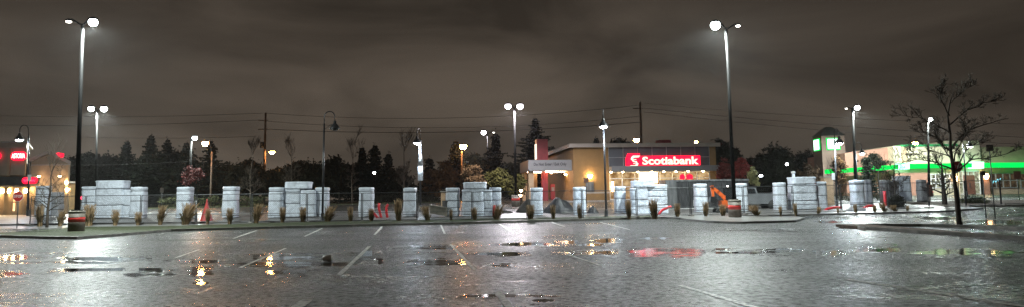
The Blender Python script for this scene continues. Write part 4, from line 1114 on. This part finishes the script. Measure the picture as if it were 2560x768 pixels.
sign_post(68, 60.6, 437, 453, 9, 'small white sign strapped to the left gooseneck lamp', 'sign_white', 'notice_sign', rp=.01)

# ------------------------------------------------------------------ store on the right
so = base(2225, 92); so.x = at(2225, 480, 92).x
st = thing('store_building', 'long beige store with a glowing green band at the right', 'building', (so.x, 92, 1.15))
def S(px, py, ly=0.0):
    p = at(px, py, 92 + ly); return p.x - so.x, p.z - 1.15
def sbox(name, x0, x1, y0, y1, mat, ly0, ly1, par=st):
    a = S(x0, y1, ly0); b = S(x1, y0, ly0); c = S(x0, y0, ly0)
    zt_ = (b[1] + c[1]) / 2; z0 = -1.2 if y1 > 600 else S((x0 + x1) / 2, y1, ly0)[1]
    return MB().bb(a[0], b[0], ly0, ly1, z0, zt_).build(name, mat, par)
# terracotta wing with sloping top
tw = [S(2112, 383, 2), S(2140, 379, 2), S(2200, 372, 2), S(2225, 368, 2), S(2257, 367, 2)]
MB().prism([(tw[0][0], -1.2)] + tw[:] + [(tw[-1][0], -1.2)], 2, 14).build('terracotta_wall', 'terracotta', st)
sbox('cream_block', 2256, 2392, 364, 700, 'cream_wall', .6, 12)
sbox('parapet', 2253, 2394, 361, 366, 'green_lit_edge', .45, 2)
sbox('pier_wall', 2257, 2266, 367, 410, 'stucco', .4, .598)
sbox('entrance_tower', 2392, 2448, 352, 700, 'cream_wall', .9, 10)
sbox('right_block', 2448, 2760, 366, 700, 'stucco_pale', 1.3, 14)
sbox('lower_wall', 2256, 2322, 432, 700, 'terracotta', .3, .597)
sbox('lower_wall', 2450, 2472, 432, 700, 'terracotta', .9, 1.297)
# green fascia band, protruding
def band(x0, x1, y0a, y1a, y0b, y1b, mat, ly, th=.5, name='green_band'):
    a0, a1, b0, b1_ = S(x0, y0a, ly), S(x0, y1a, ly), S(x1, y0b, ly), S(x1, y1b, ly)
    return MB().prism([a1, b1_, b0, a0], ly, ly + th).build(name, mat, st)
band(2066, 2112, 424, 435, 421, 432, 'green_glow', .3)
band(2113, 2174, 421, 432, 417, 429, 'green_glow', .3)
band(2175, 2246, 416, 428, 412, 423, 'green_glow', -.3, .9)
band(2247, 2274, 408, 424, 407, 423, 'green_bright', -.38, .9, 'lit_emblem_box')
band(2275, 2388, 410, 422, 408, 419, 'green_glow', -.3, .9)
band(2408, 2430, 408, 419, 408, 419, 'green_glow', -.3, .9)
band(2431, 2460, 405, 421, 405, 421, 'green_bright', -.38, .9, 'lit_emblem_box')
band(2470, 2760, 407, 419, 405, 417, 'green_glow', -.1, .9)
# windows
def window(x0, x1, y0, y1, ly, mat, nx_, nz_, fm='sign_white'):
    a = S(x0, y1, ly); b = S(x1, y0, ly)
    p = MB().bb(a[0], b[0], ly - .06, ly - .01, a[1], b[1]).build('window', mat, st); f = MB()
    for k in range(nx_ + 1):
        x = a[0] + (b[0] - a[0]) * k / nx_; f.bb(x - .05, x + .05, ly - .14, ly - .063, a[1], b[1])
    for k in range(nz_ + 1):
        z = a[1] + (b[1] - a[1]) * k / nz_; f.bb(a[0], b[0], ly - .13, ly - .066, z - .05, z + .05)
    f.build('window_frame', fm, p); return p
window(2328, 2384, 435, 470, .6, 'pane_store', 5, 3)
window(2473, 2540, 433, 470, 1.3, 'pane_dim', 4, 2, 'mullion')
window(2552, 2640, 433, 470, 1.3, 'pane_dim', 4, 2, 'mullion')
dw = window(2396, 2446, 428, 486, .9, 'pane_store', 4, 2, 'sign_white')
a = S(2412, 486, .7); b2x = S(2436, 438, .7)
dr = MB().bb(a[0], b2x[0], .7, .756, a[1], b2x[1]).build('door', 'sign_brown', st)
MB().bb((a[0] + b2x[0]) / 2 - .03, (a[0] + b2x[0]) / 2 + .03, .62, .69, a[1] + .8, a[1] + 1.4).build('handle', 'grey_metal', dr)
pts = [S(2480 + 2.4 * k, 455 + 3.5 * math.sin(k * 1.9) - k * .6, 1.1) for k in range(10)]
MB().tube([(x, 1.12, z) for x, z in pts], .06, 6).build('neon_script', 'cyan_neon', st)
for px, py, ly in ((2389, 447, .2), (2466, 441, .6)):
    x, z = S(px, py, ly); MB().lathe([(.12, -.35), (.28, 0), (.2, .3)], (x, ly, z), 10).build('wall_sconce', 'sconce_soft', st)
x, z = S(2312, 425, .0)
# tower
tb = base(2070, 96); tb.z = 1.1; ta = R(-24)
tw_ = thing('store_tower', 'square tower with a hipped roof and two green edged lit panels', 'tower', (at(2079, 480, 98).x, 98, 1.1), R(-2))
zt = at(2080, 341, 98).z - 1.1; za = at(2080, 318, 98).z - 1.1; s = 1.5
MB().bb(-s, s, -s, s, -1.2, zt).build('tower_wall', 'tower_stone', tw_)
MB().add([(-s - .15, -s - .15, zt), (s + .15, -s - .15, zt), (s + .15, s + .15, zt), (-s - .15, s + .15, zt), (-.35, -.35, za), (.35, -.35, za), (.35, .35, za), (-.35, .35, za)],
         [(0, 3, 2, 1), (4, 5, 6, 7), (0, 1, 5, 4), (1, 2, 6, 5), (2, 3, 7, 6), (3, 0, 4, 7)]).build('roof', 'dark_roof', tw_)
z0 = at(2080, 377, 98).z - 1.1; z1 = at(2080, 347, 98).z - 1.1
f = MB().bb(-.9, .9, -s - .1, -s - .003, z0, z1).build('panel_frame', 'green_glow', tw_); MB().bb(-.75, .75, -s - .14, -s - .103, z0 + .15, z1 - .15).build('lit_panel', 'tower_panel', f)
f = MB().bb(-s - .1, -s - .003, -1.05, 1.05, z0, z1).build('panel_frame', 'green_glow', tw_); MB().bb(-s - .14, -s - .103, -.85, .85, z0 + .15, z1 - .15).build('lit_panel', 'tower_panel', f)

# ------------------------------------------------------------------ restaurant at the left
ro = Vector((at(75, 500, 70).x, 70, .62))
rs_ = thing('restaurant_building', 'warmly lit restaurant with red neon lettering at the left edge', 'building', ro)
def Q(px, py, ly=0.0):
    p = at(px, py, 70 + ly); return p.x - ro.x, p.z - ro.z
def rbox(name, x0, x1, y0, y1, mat, ly0, ly1, par=rs_, zfloor=False):
    a = Q(x0, y1, ly0); b = Q(x1, y0, ly0)
    return MB().bb(a[0], b[0], ly0, ly1, -.3 if zfloor else a[1], b[1]).build(name, mat, par)
rbox('upper_wall', -160, 66, 356, 441, 'stucco_pale', 0, 9)
rbox('cornice', -163, 69, 352, 359, 'fascia', -.35, 9.2)
rbox('cornice', -161, 67, 368, 371, 'fascia', -.12, -.003)
rbox('pilaster', 17, 27, 371, 440, 'stucco', -.14, -.004)
rbox('pilaster', -12, -4, 371, 440, 'stucco', -.14, -.004)
rbox('pilaster', 58, 66, 371, 440, 'stucco', -.14, -.004)
aw = rbox('awning', -160, 76, 441, 468, 'dark_roof', -.9, .4)
rbox('lower_wall', -160, 76, 468, 545, 'stucco_pale', 1.2, 9, zfloor=True)
for x0, x1 in ((-4, 3), (17, 26), (52, 60), (68, 76), (-36, -28)):
    rbox('column', x0, x1, 468, 545, 'stucco', -.3, .2, zfloor=True)
for x0, x1 in ((-30, -6), (4, 15), (28, 50)):
    w_ = rbox('window', x0, x1, 478, 528, 'pane_amber', 1.12, 1.19); 
    a = Q(x0, 528, 1.1); b = Q(x1, 478, 1.1); f = MB()
    for k in range(3):
        x = a[0] + (b[0] - a[0]) * k / 2; f.bb(x - .04, x + .04, 1.04, 1.115, a[1], b[1])
    f.bb(a[0], b[0], 1.05, 1.11, a[1] + .8, a[1] + .88); f.build('window_frame', 'sign_dark', w_)
for px in (-6, 4, 21, 40, 62):
    x, z = Q(px, 478, -.6); MB().lathe([(.08, -.2), (.14, 0), (.1, .2)], (x, -.5, z), 10).build('wall_sconce', 'sconce', rs_)
x, z = Q(72, 463, -.6); MB().lathe([(.08, -.2), (.14, 0), (.1, .2)], (x + .4, .1, Q(72, 473)[1]), 10).build('wall_sconce', 'sconce', rs_)
# neon signs
a = Q(26, 402, -.2); b = Q(67, 379, -.2)
def pill(x0, x1, z0, z1, y0, y1, n=8):
    r = (z1 - z0) / 2; o = []
    for k in range(n + 1):
        t = -math.pi / 2 + math.pi * k / n; o.append((x1 - r + r * math.cos(t), z0 + r + r * math.sin(t)))
    for k in range(n + 1):
        t = math.pi / 2 + math.pi * k / n; o.append((x0 + r + r * math.cos(t), z0 + r + r * math.sin(t)))
    return MB().prism(o, y0, y1)
s1 = pill(a[0], b[0], a[1], b[1], -.22, -.15).build('neon_sign', 'sign_red_glow', rs_)
text_mesh('neon_lettering', 'ASTORIA', .62, 'neon_white', s1, ((a[0] + b[0]) / 2, -.25, (a[1] + b[1]) / 2), (R(90), 0, R(0)), .012, .01, (b[0] - a[0]) * .84)
a = Q(-60, 402, -.2); b = Q(3, 379, -.2); pill(a[0], b[0], a[1], b[1], -.22, -.15).build('neon_sign', 'sign_red_glow', rs_)
a = Q(55, 460, -1.0); b = Q(95, 443, -1.0); s2 = pill(a[0], b[0], a[1], b[1], -1.05, -.95).build('neon_sign', 'sign_red_glow', rs_)
sc_ = MB(); zc = (a[1] + b[1]) / 2; wv = b[0] - a[0]
sc_.tube([(a[0] + wv * (.12 + .76 * k / 24), -1.1, zc + .12 * math.sin(k * 1.35) * (1 if k % 5 else .3)) for k in range(25)], .022, 5); sc_.build('neon_script', 'neon_red', s2)
# gable wing
g = [Q(77, 545, .5), Q(173, 545, .5), Q(173, 413, .5), Q(166, 405, .5), Q(122, 386, .5), Q(78, 404, .5)]
g[0] = (g[0][0], -.3); g[1] = (g[1][0], -.3)
MB().prism(g, .5, 8.8).build('gable_wall', 'stucco_pale', rs_)
rr = MB()
for (a, b) in (((74, 406), (122, 384)), ((122, 384), (178, 412))):
    p, q = Q(*a, .3), Q(*b, .3); rr.prism([(p[0], p[1]), (q[0], q[1]), (q[0], q[1] + .32), (p[0], p[1] + .32)], .2, 9)
rr.build('gable_roof', 'fascia', rs_)
rbox('trim_band', 78, 172, 410, 415, 'fascia', .35, .497)
rbox('corner_column', 158, 172, 413, 545, 'stucco', .25, .497, zfloor=True)
for px, py in ((166, 457), (167, 475)):
    x, z = Q(px, py, .1); MB().lathe([(.06, -.18), (.13, 0), (.09, .18)], (x, .1, z), 10).build('wall_sconce', 'sconce', rs_)
for px, py in ((98, 440), (150, 440)):
    x, z = Q(px, py, .1); MB().lathe([(.1, -.12), (.14, 0)], (x, .05, z), 10).build('wall_sconce', 'sconce_soft', rs_)
a = Q(136, 391, -.2); b = Q(155, 381, -.2); MB().prism([(a[0], b[1] - .05), (a[0] + .2, b[1]), (b[0], b[1] - .1), (b[0], a[1] - .05), (b[0] - .3, a[1] - .1)], .0, .12).build('neon_sign', 'sign_red_glow', rs_)

for o in rs_.children_recursive:
    if o.type == 'MESH' and o.location.length < .01:
        for v in o.data.vertices:
            if v.co.y > .6: v.co.x -= (v.co.y - .6) * .66

# lit car lights far behind the gap left of the block, small far building
cb = base(186, 95)
fb = thing('far_building', 'dim low building with small lights behind the tall left lamp', 'building', (cb.x, 95, cb.z))
MB().bb(-3, -.6, 0, 1.5, -.3, 3.4).build('wall', 'tan_dark', fb)
MB().bb(-3.3, -.4, -.4, 1.6, 3.4, 3.6).build('roof', 'fascia', fb)
for x, z, mt in ((-1.2, 1.8, 'sconce_soft'), (-1.9, 1.9, 'sconce_soft'), (-.75, 2.6, 'sconce_soft')): MB().lathe([(.1, -.1), (.14, .1)], (x, -.2, z), 8).build('wall_light', mt, fb)
x = at(206, 495, 80); 
cz = base(205, 80); dl = thing('neon_post', 'small glowing pink light beside the widest stacked block', 'light', cz)
MB().tube([(0, 0, 0), (0, 0, 1.3)], .04, 6).build('post', 'dark_pole', dl); MB().lathe([(.1, -.2), (.22, 0), (.1, .2)], (0, 0, 1.45), 10).build('globe', 'neon_red', dl)

# ------------------------------------------------------------------ site clutter
def red_pipe(pts, d, r, label, mat='red_pipe'):
    b = base(pts[0][0], d); P = [at(x, y, d) for x, y in pts]; P = [p - b for p in P]
    P[0].z = min(P[0].z, .05)
    Qs = []
    for i in range(len(P) - 1):
        for t in (0, .5): Qs.append(P[i].lerp(P[i + 1], t))
    Qs.append(P[-1]); o = MB().tube(Qs, r, 10).build('red_pipe', mat, None, True, loc=b)
    return tag(o, label, 'pipe', 'red pipes on the patio')
red_pipe([(954, 546), (950, 532), (947, 520), (948, 508)], 53, .09, 'left of the two upright red pipes')
red_pipe([(969, 546), (966, 530), (966, 518), (970, 511)], 53.2, .09, 'right of the two upright red pipes')
red_pipe([(946, 546), (938, 537), (930, 528)], 53, .09, 'short red pipe leaning left of the two upright ones')
red_pipe([(1232, 545), (1235, 525), (1236, 513)], 54.2, .1, 'dark red pipe standing beside the third stacked block')
red_pipe([(1645, 534), (1655, 526), (1670, 519), (1678, 517)], 53.5, .09, 'bent red hose in front of the fourth stacked block')
red_pipe([(2056, 532), (2068, 523), (2085, 519), (2104, 519)], 55.5, .1, 'arched red pipe under the tower lamp')
red_pipe([(2152, 527), (2162, 519), (2172, 515), (2186, 516)], 57.5, .1, 'arched red pipe by the pillar under the arched lamp')
red_pipe([(2216, 540), (2213, 500), (2211, 478)], 60, .12, 'tall slim dark red post near the small bare tree')
# red wrapped cone
b = base(516, 51.6); t = thing('patio_heater_cover', 'tall pointed red cover standing on the patio edge', 'cover', b)
wm, ss = wrap_mesh(.62, .62, 1.55, 9, [.6], nz=20, flare=.3); 
for i, v in enumerate(wm.v): k = max(.12, 1 - v[2] / 1.65); wm.v[i] = (v[0] * k, v[1] * k, v[2])
wm.build('fabric_cover', 'sign_red', t, True)
# slim white wrapped post
b = base(489, 52.6); t = thing('wrapped_post', 'slim bright white wrapped post beside the red cover', 'post', b)
MB().tube([(0, 0, 0), (.02, 0, .9), (0, 0, 1.25)], [.14, .08, .07], 10).build('plastic_wrap', 'plastic', t, True)
MB().tube([(0, 0, 1.24), (0, 0, 1.4)], .09, 10).build('cap', 'sign_white', t, True)
# planter box tilted + slabs
b = base(1097, 53.5); b.z += .1; t = thing('tipped_planter', 'olive grey planter box lying tilted before the dark hedge', 'planter', b)
mb = MB(); mb.box((0, 0, .42), (1.2, .6, .55)); mb.v = [(x, y, z + x * -.18) for x, y, z in mb.v]; mb.build('box', 'planter', t)
mb = MB(); mb.box((0, 0, .73), (1.3, .7, .09)); mb.v = [(x, y, z + x * -.18) for x, y, z in mb.v]; mb.build('rim', 'planter', t)
mb = MB(); mb.box((.55, .3, .8), (.5, .5, .7), .5); mb.build('liner', 'rubber', t)
# soil mounds
def mound(x0, x1, d, yt, label, seed, mat='soil'):
    a = base(x0, d); b = base(x1, d); c = (a + b) / 2; Rx = (b.x - a.x) / 2; H = at((x0 + x1) / 2, yt, d).z - c.z
    mb = MB(); n = 28; m = 10
    for i in range(m + 1):
        for j in range(n):
            t = i / m; an = 2 * math.pi * j / n; r = 1 - t
            h = H * (1 - r ** 1.7) * (1 + .25 * noise.noise(Vector((math.cos(an) * r * 2, math.sin(an) * r * 2, seed))))
            k = 1 + .12 * noise.noise(Vector((math.cos(an) * 2, math.sin(an) * 2, seed + 4)))
            mb.v.append((Rx * r * math.cos(an) * k, Rx * .6 * r * math.sin(an) * k, h - .05))
    for i in range(m):
        for j in range(n):
            a_ = i * n + j; b_ = i * n + (j + 1) % n; mb.f.append((a_, b_, b_ + n, a_ + n))
    o = mb.build('soil_mound', mat, None, True, loc=c); return tag(o, label, 'soil heap', 'dark soil heaps before the bank')
mound(1285, 1372, 59, 497, 'left dark soil heap before the bank canopy', 1)
mound(1352, 1445, 58, 494, 'right dark soil heap before the bank corner', 2, 'cover_black')
mound(1463, 1500, 57, 513, 'low black heap between the bank corner pillar and the lit lamp', 3, 'cover_black')
mound(1225, 1290, 58, 522, 'small low heap right of the third stacked block', 4)
# brown pillar (unwrapped)
for px0, px1, yt, d, lab in ((1103, 1113, 478, 62, 'slim brown brick pillar left of the third stacked block'), (2060, 2082, 441, 63, 'brown stone pillar without wrap left of the tower lamp')):
    b = base((px0 + px1) / 2, d); wv = (px1 - px0) / F * d; H = at(px0, yt, d).z - b.z
    t = thing('stone_pillar', lab, 'pillar', b); MB().bb(-wv / 2, wv / 2, -wv / 2, wv / 2, -.1, H - .12).build('shaft', 'stone_tan', t)
    MB().bb(-wv / 2 - .08, wv / 2 + .08, -wv / 2 - .08, wv / 2 + .08, H - .12, H).build('cap', 'cap_concrete', t)
b = base(1988, 62); t = thing('white_bin', 'white capped vent pipe sticking up behind the bulky creased block', 'pipe', b)
H = at(1988, 430, 62).z - b.z; MB().tube([(0, 0, 0), (0, 0, H - .12)], .13, 12).build('pipe', 'plastic', t, True); MB().lathe([(.18, H - .12), (.18, H), (.1, H + .05)], n=12).build('cap', 'sign_white', t, True)
# steel container
b = base(1766, 61); c0 = at(1665, 480, 61).x - b.x; c1 = at(1872, 480, 61).x - b.x; H = at(1766, 449, 61).z - b.z
t = thing('shipping_container', 'grey steel storage container behind the pillars right of the bank storefront', 'container', b)
co = MB(); n = 60; 
for k in range(n):
    x = c0 + (c1 - c0) * k / n; xw = (c1 - c0) / n
    if k % 2: co.bb(x, x + xw, .0, .06, .15, H - .14)
    else: co.bb(x, x + xw, .06, .1, .15, H - .14)
co.build('corrugated_side', 'steel_dark', t)
MB().bb(c0, c1, .1, 2.4, .15, H - .14).build('body', 'steel_sheet', t)
MB().bb(c0 - .05, c1 + .05, -.05, 2.5, H - .14, H).build('roof_rail', 'steel_sheet', t)
MB().bb(c0 - .05, c1 + .05, -.05, 2.5, 0.02, .148).build('floor_rail', 'sign_white', t)
MB().bb(c0, c0 + .85, -.09, -.002, .15, H - .143).build('door_panel', 'steel_sheet', t)
for x in (c0 + 1.1, c0 + 1.9, c0 + 2.5): MB().tube([(x, -.06, .2), (x, -.06, H - .2)], .03, 6).build('lock_bar', 'grey_metal', t)
MB().bb(c0 + 2.2, c0 + 2.5, -.1, -.003, .3, .8).build('notice_plate', 'sign_white', t)
# mini excavator
b = base(1815, 55); t = thing('mini_excavator', 'orange mini digger with its arm bent down beside the right lamp base', 'digger', b)
for y in (-.45, .45): MB().prism([(-.7, .0), (.7, 0), (.85, .2), (.7, .42), (-.7, .42), (-.85, .2)], y - .15, y + .15).build('track', 'rubber', t)
MB().box((.15, 0, .72), (1.1, 1.0, .5)).build('body', 'orange_paint', t)
cab = MB().box((.35, .1, 1.45), (.8, .8, .95), 0, .9).build('cab', 'glass_dark', t); MB().box((.35, .1, 1.96), (.8, .8, .06)).build('cab_roof', 'black_metal', cab)
a = lambda x, y: at(x, y, 54.6) - b
def beam(p, q, w0, w1, nm, mt='orange_paint'):
    p.y = q.y = -.1; dv = (q - p).normalized(); nn = Vector((-dv.z, 0, dv.x))
    o = [(p + nn * w0), (q + nn * w1), (q - nn * w1), (p - nn * w0)]
    return MB().prism([(v.x, v.z) for v in o][::-1], -.2, 0).build(nm, mt, t)
beam(a(1820, 500), a(1797, 480), .16, .12, 'boom'); beam(a(1799, 482), a(1780, 466), .14, .1, 'boom'); beam(a(1782, 464), a(1785, 492), .12, .08, 'stick')
MB().prism([(v.x, v.z) for v in (a(1777, 492), a(1790, 491), a(1796, 503), a(1788, 511), a(1776, 505))][::-1], -.4, .2).build('bucket', 'black_metal', t)
beam(a(1800, 500), a(1788, 488), .035, .035, 'hydraulic_ram', 'grey_metal')
MB().lathe([(.04, 0), (.07, .05), (.04, .1)], (.1, -.35, 1.95), 8).build('work_light', 'lamp_dim', t)
# pickup
b = base(1900, 60); t = thing('pickup_truck', 'grey pickup truck parked behind the right lamp base', 'pickup', b, 0)
MB().prism([(-2.6, .45), (1.4, .45), (1.45, .95), (1.42, 1.25), (-.4, 1.25), (-.55, 1.75), (-1.6, 1.78), (-2.05, 1.22), (-2.7, 1.1)], -.9, .9).build('body', 'truck_grey', t)
MB().prism([(-.52, 1.28), (-.66, 1.68), (-1.55, 1.71), (-1.9, 1.28)], -.91, .91).build('side_window', 'glass_dark', t)
for x in (-1.9, .75):
    for y in (-.82, .82):
        wh = MB(); pts = [(x, y - .12, .38), (x, y + .12, .38)]; wh.tube(pts, .38, 18).build('wheel', 'rubber', t, True)
for y in (-.75, .75): MB().box((1.46, y, .95), (.05, .2, .35)).build('tail_light', 'sign_red', t)
MB().bb(-.35, 1.38, -.9, -.83, 1.25, 1.34).build('bed_rail', 'grey_metal', t); MB().bb(1.45, 1.58, -.85, .85, .45, .6).build('bumper', 'grey_metal', t)
# litter: paper cup near puddle
b = G(817, 655); t = thing('paper_cup', 'small crushed white cup lying by the dark puddle', 'cup', b)
c = MB().lathe([(.07, .0), (.1, .22)], (0, 0, 0), 12); c.v = [(x + z, y, .1 + y * 0 + x * .9) if False else (z - .1, y, x + .1) for x, y, z in c.v]; c.build('cup', 'cup_white', t, True)
MB().lathe([(.102, .0), (.102, .02)], (.0, 0, 0), 12).build('rim', 'cup_white', t, True).rotation_euler = (0, R(90), 0); t.children[1].location = (.115, 0, .1)
# far tiny lights
for px, py, d, lab in ((935, 433, 101, 'tiny white light among the three pointed conifers'), (1972, 411, 104, 'tiny white light low in the dark trees left of the tower'), (1905, 440, 90, 'white path light right of the pale yellow tree')):
    b = base(px, d); H = at(px, py, d).z - b.z; t = thing('path_light', lab, 'street lamp', b, 0, 'far small lights')
    MB().tube([(0, 0, -.1), (0, 0, H)], .05, 6).build('pole', 'dark_pole', t); MB().lathe([(.12, -.1), (.22, 0), (.12, .15)], (0, 0, H), 8).build('globe', 'lamp_far', t)
# ground floodlights in the yellow shrubs
for px, py, d, lab in ((1303, 478, 74, 'floodlight glowing among the yellow shrubs, upper of two'), (1301, 490, 72, 'floodlight glowing below the yellow shrubs, lower of two')):
    b = base(px, d); H = at(px, py, d).z - b.z; t = thing('garden_floodlight', lab, 'floodlight', b, 0, 'garden floodlights by the bank')
    MB().tube([(0, 0, -.1), (0, 0, H)], .03, 6).build('stake', 'dark_pole', t); MB().lathe([(.06, -.1), (.17, 0), (.14, .12)], (0, 0, H), 8).build('globe', 'sconce_soft', t)

GLOW_HAZE = .00014  # thin scattering volume, added only to give the lamps a soft glow
if GLOW_HAZE:
    m, nt, o = newmat('glow_mist'); pv = nt.nodes.new('ShaderNodeVolumePrincipled'); nt.links.new(pv.outputs[0], o.inputs['Volume'])
    pv.inputs['Color'].default_value = (.9, .9, .9, 1); pv.inputs['Density'].default_value = GLOW_HAZE; pv.inputs['Anisotropy'].default_value = .75
    MATS['glow_mist'] = m
    tag(MB().bb(-1000, 1000, -60, 1300, -1, 32).build('glow_haze', 'glow_mist'), kind='stuff')
# ------------------------------------------------------------------ render settings
sc.render.engine = 'CYCLES'
sc.view_settings.view_transform = 'Standard'; sc.view_settings.look = 'None'; sc.view_settings.gamma = 1; sc.view_settings.exposure = 0
sc.view_settings.use_curve_mapping = False
cy = sc.cycles
cy.use_denoising = True
try: cy.denoiser = 'OPENIMAGEDENOISE'; cy.denoising_input_passes = 'RGB_ALBEDO_NORMAL'
except Exception: pass
cy.denoising_prefilter = 'NONE'
cy.max_bounces = 4; cy.diffuse_bounces = 2; cy.glossy_bounces = 3; cy.transparent_max_bounces = 6; cy.transmission_bounces = 2
cy.sample_clamp_indirect = 6; cy.sample_clamp_direct = 0; cy.caustics_reflective = False; cy.caustics_refractive = False
cy.use_light_tree = True
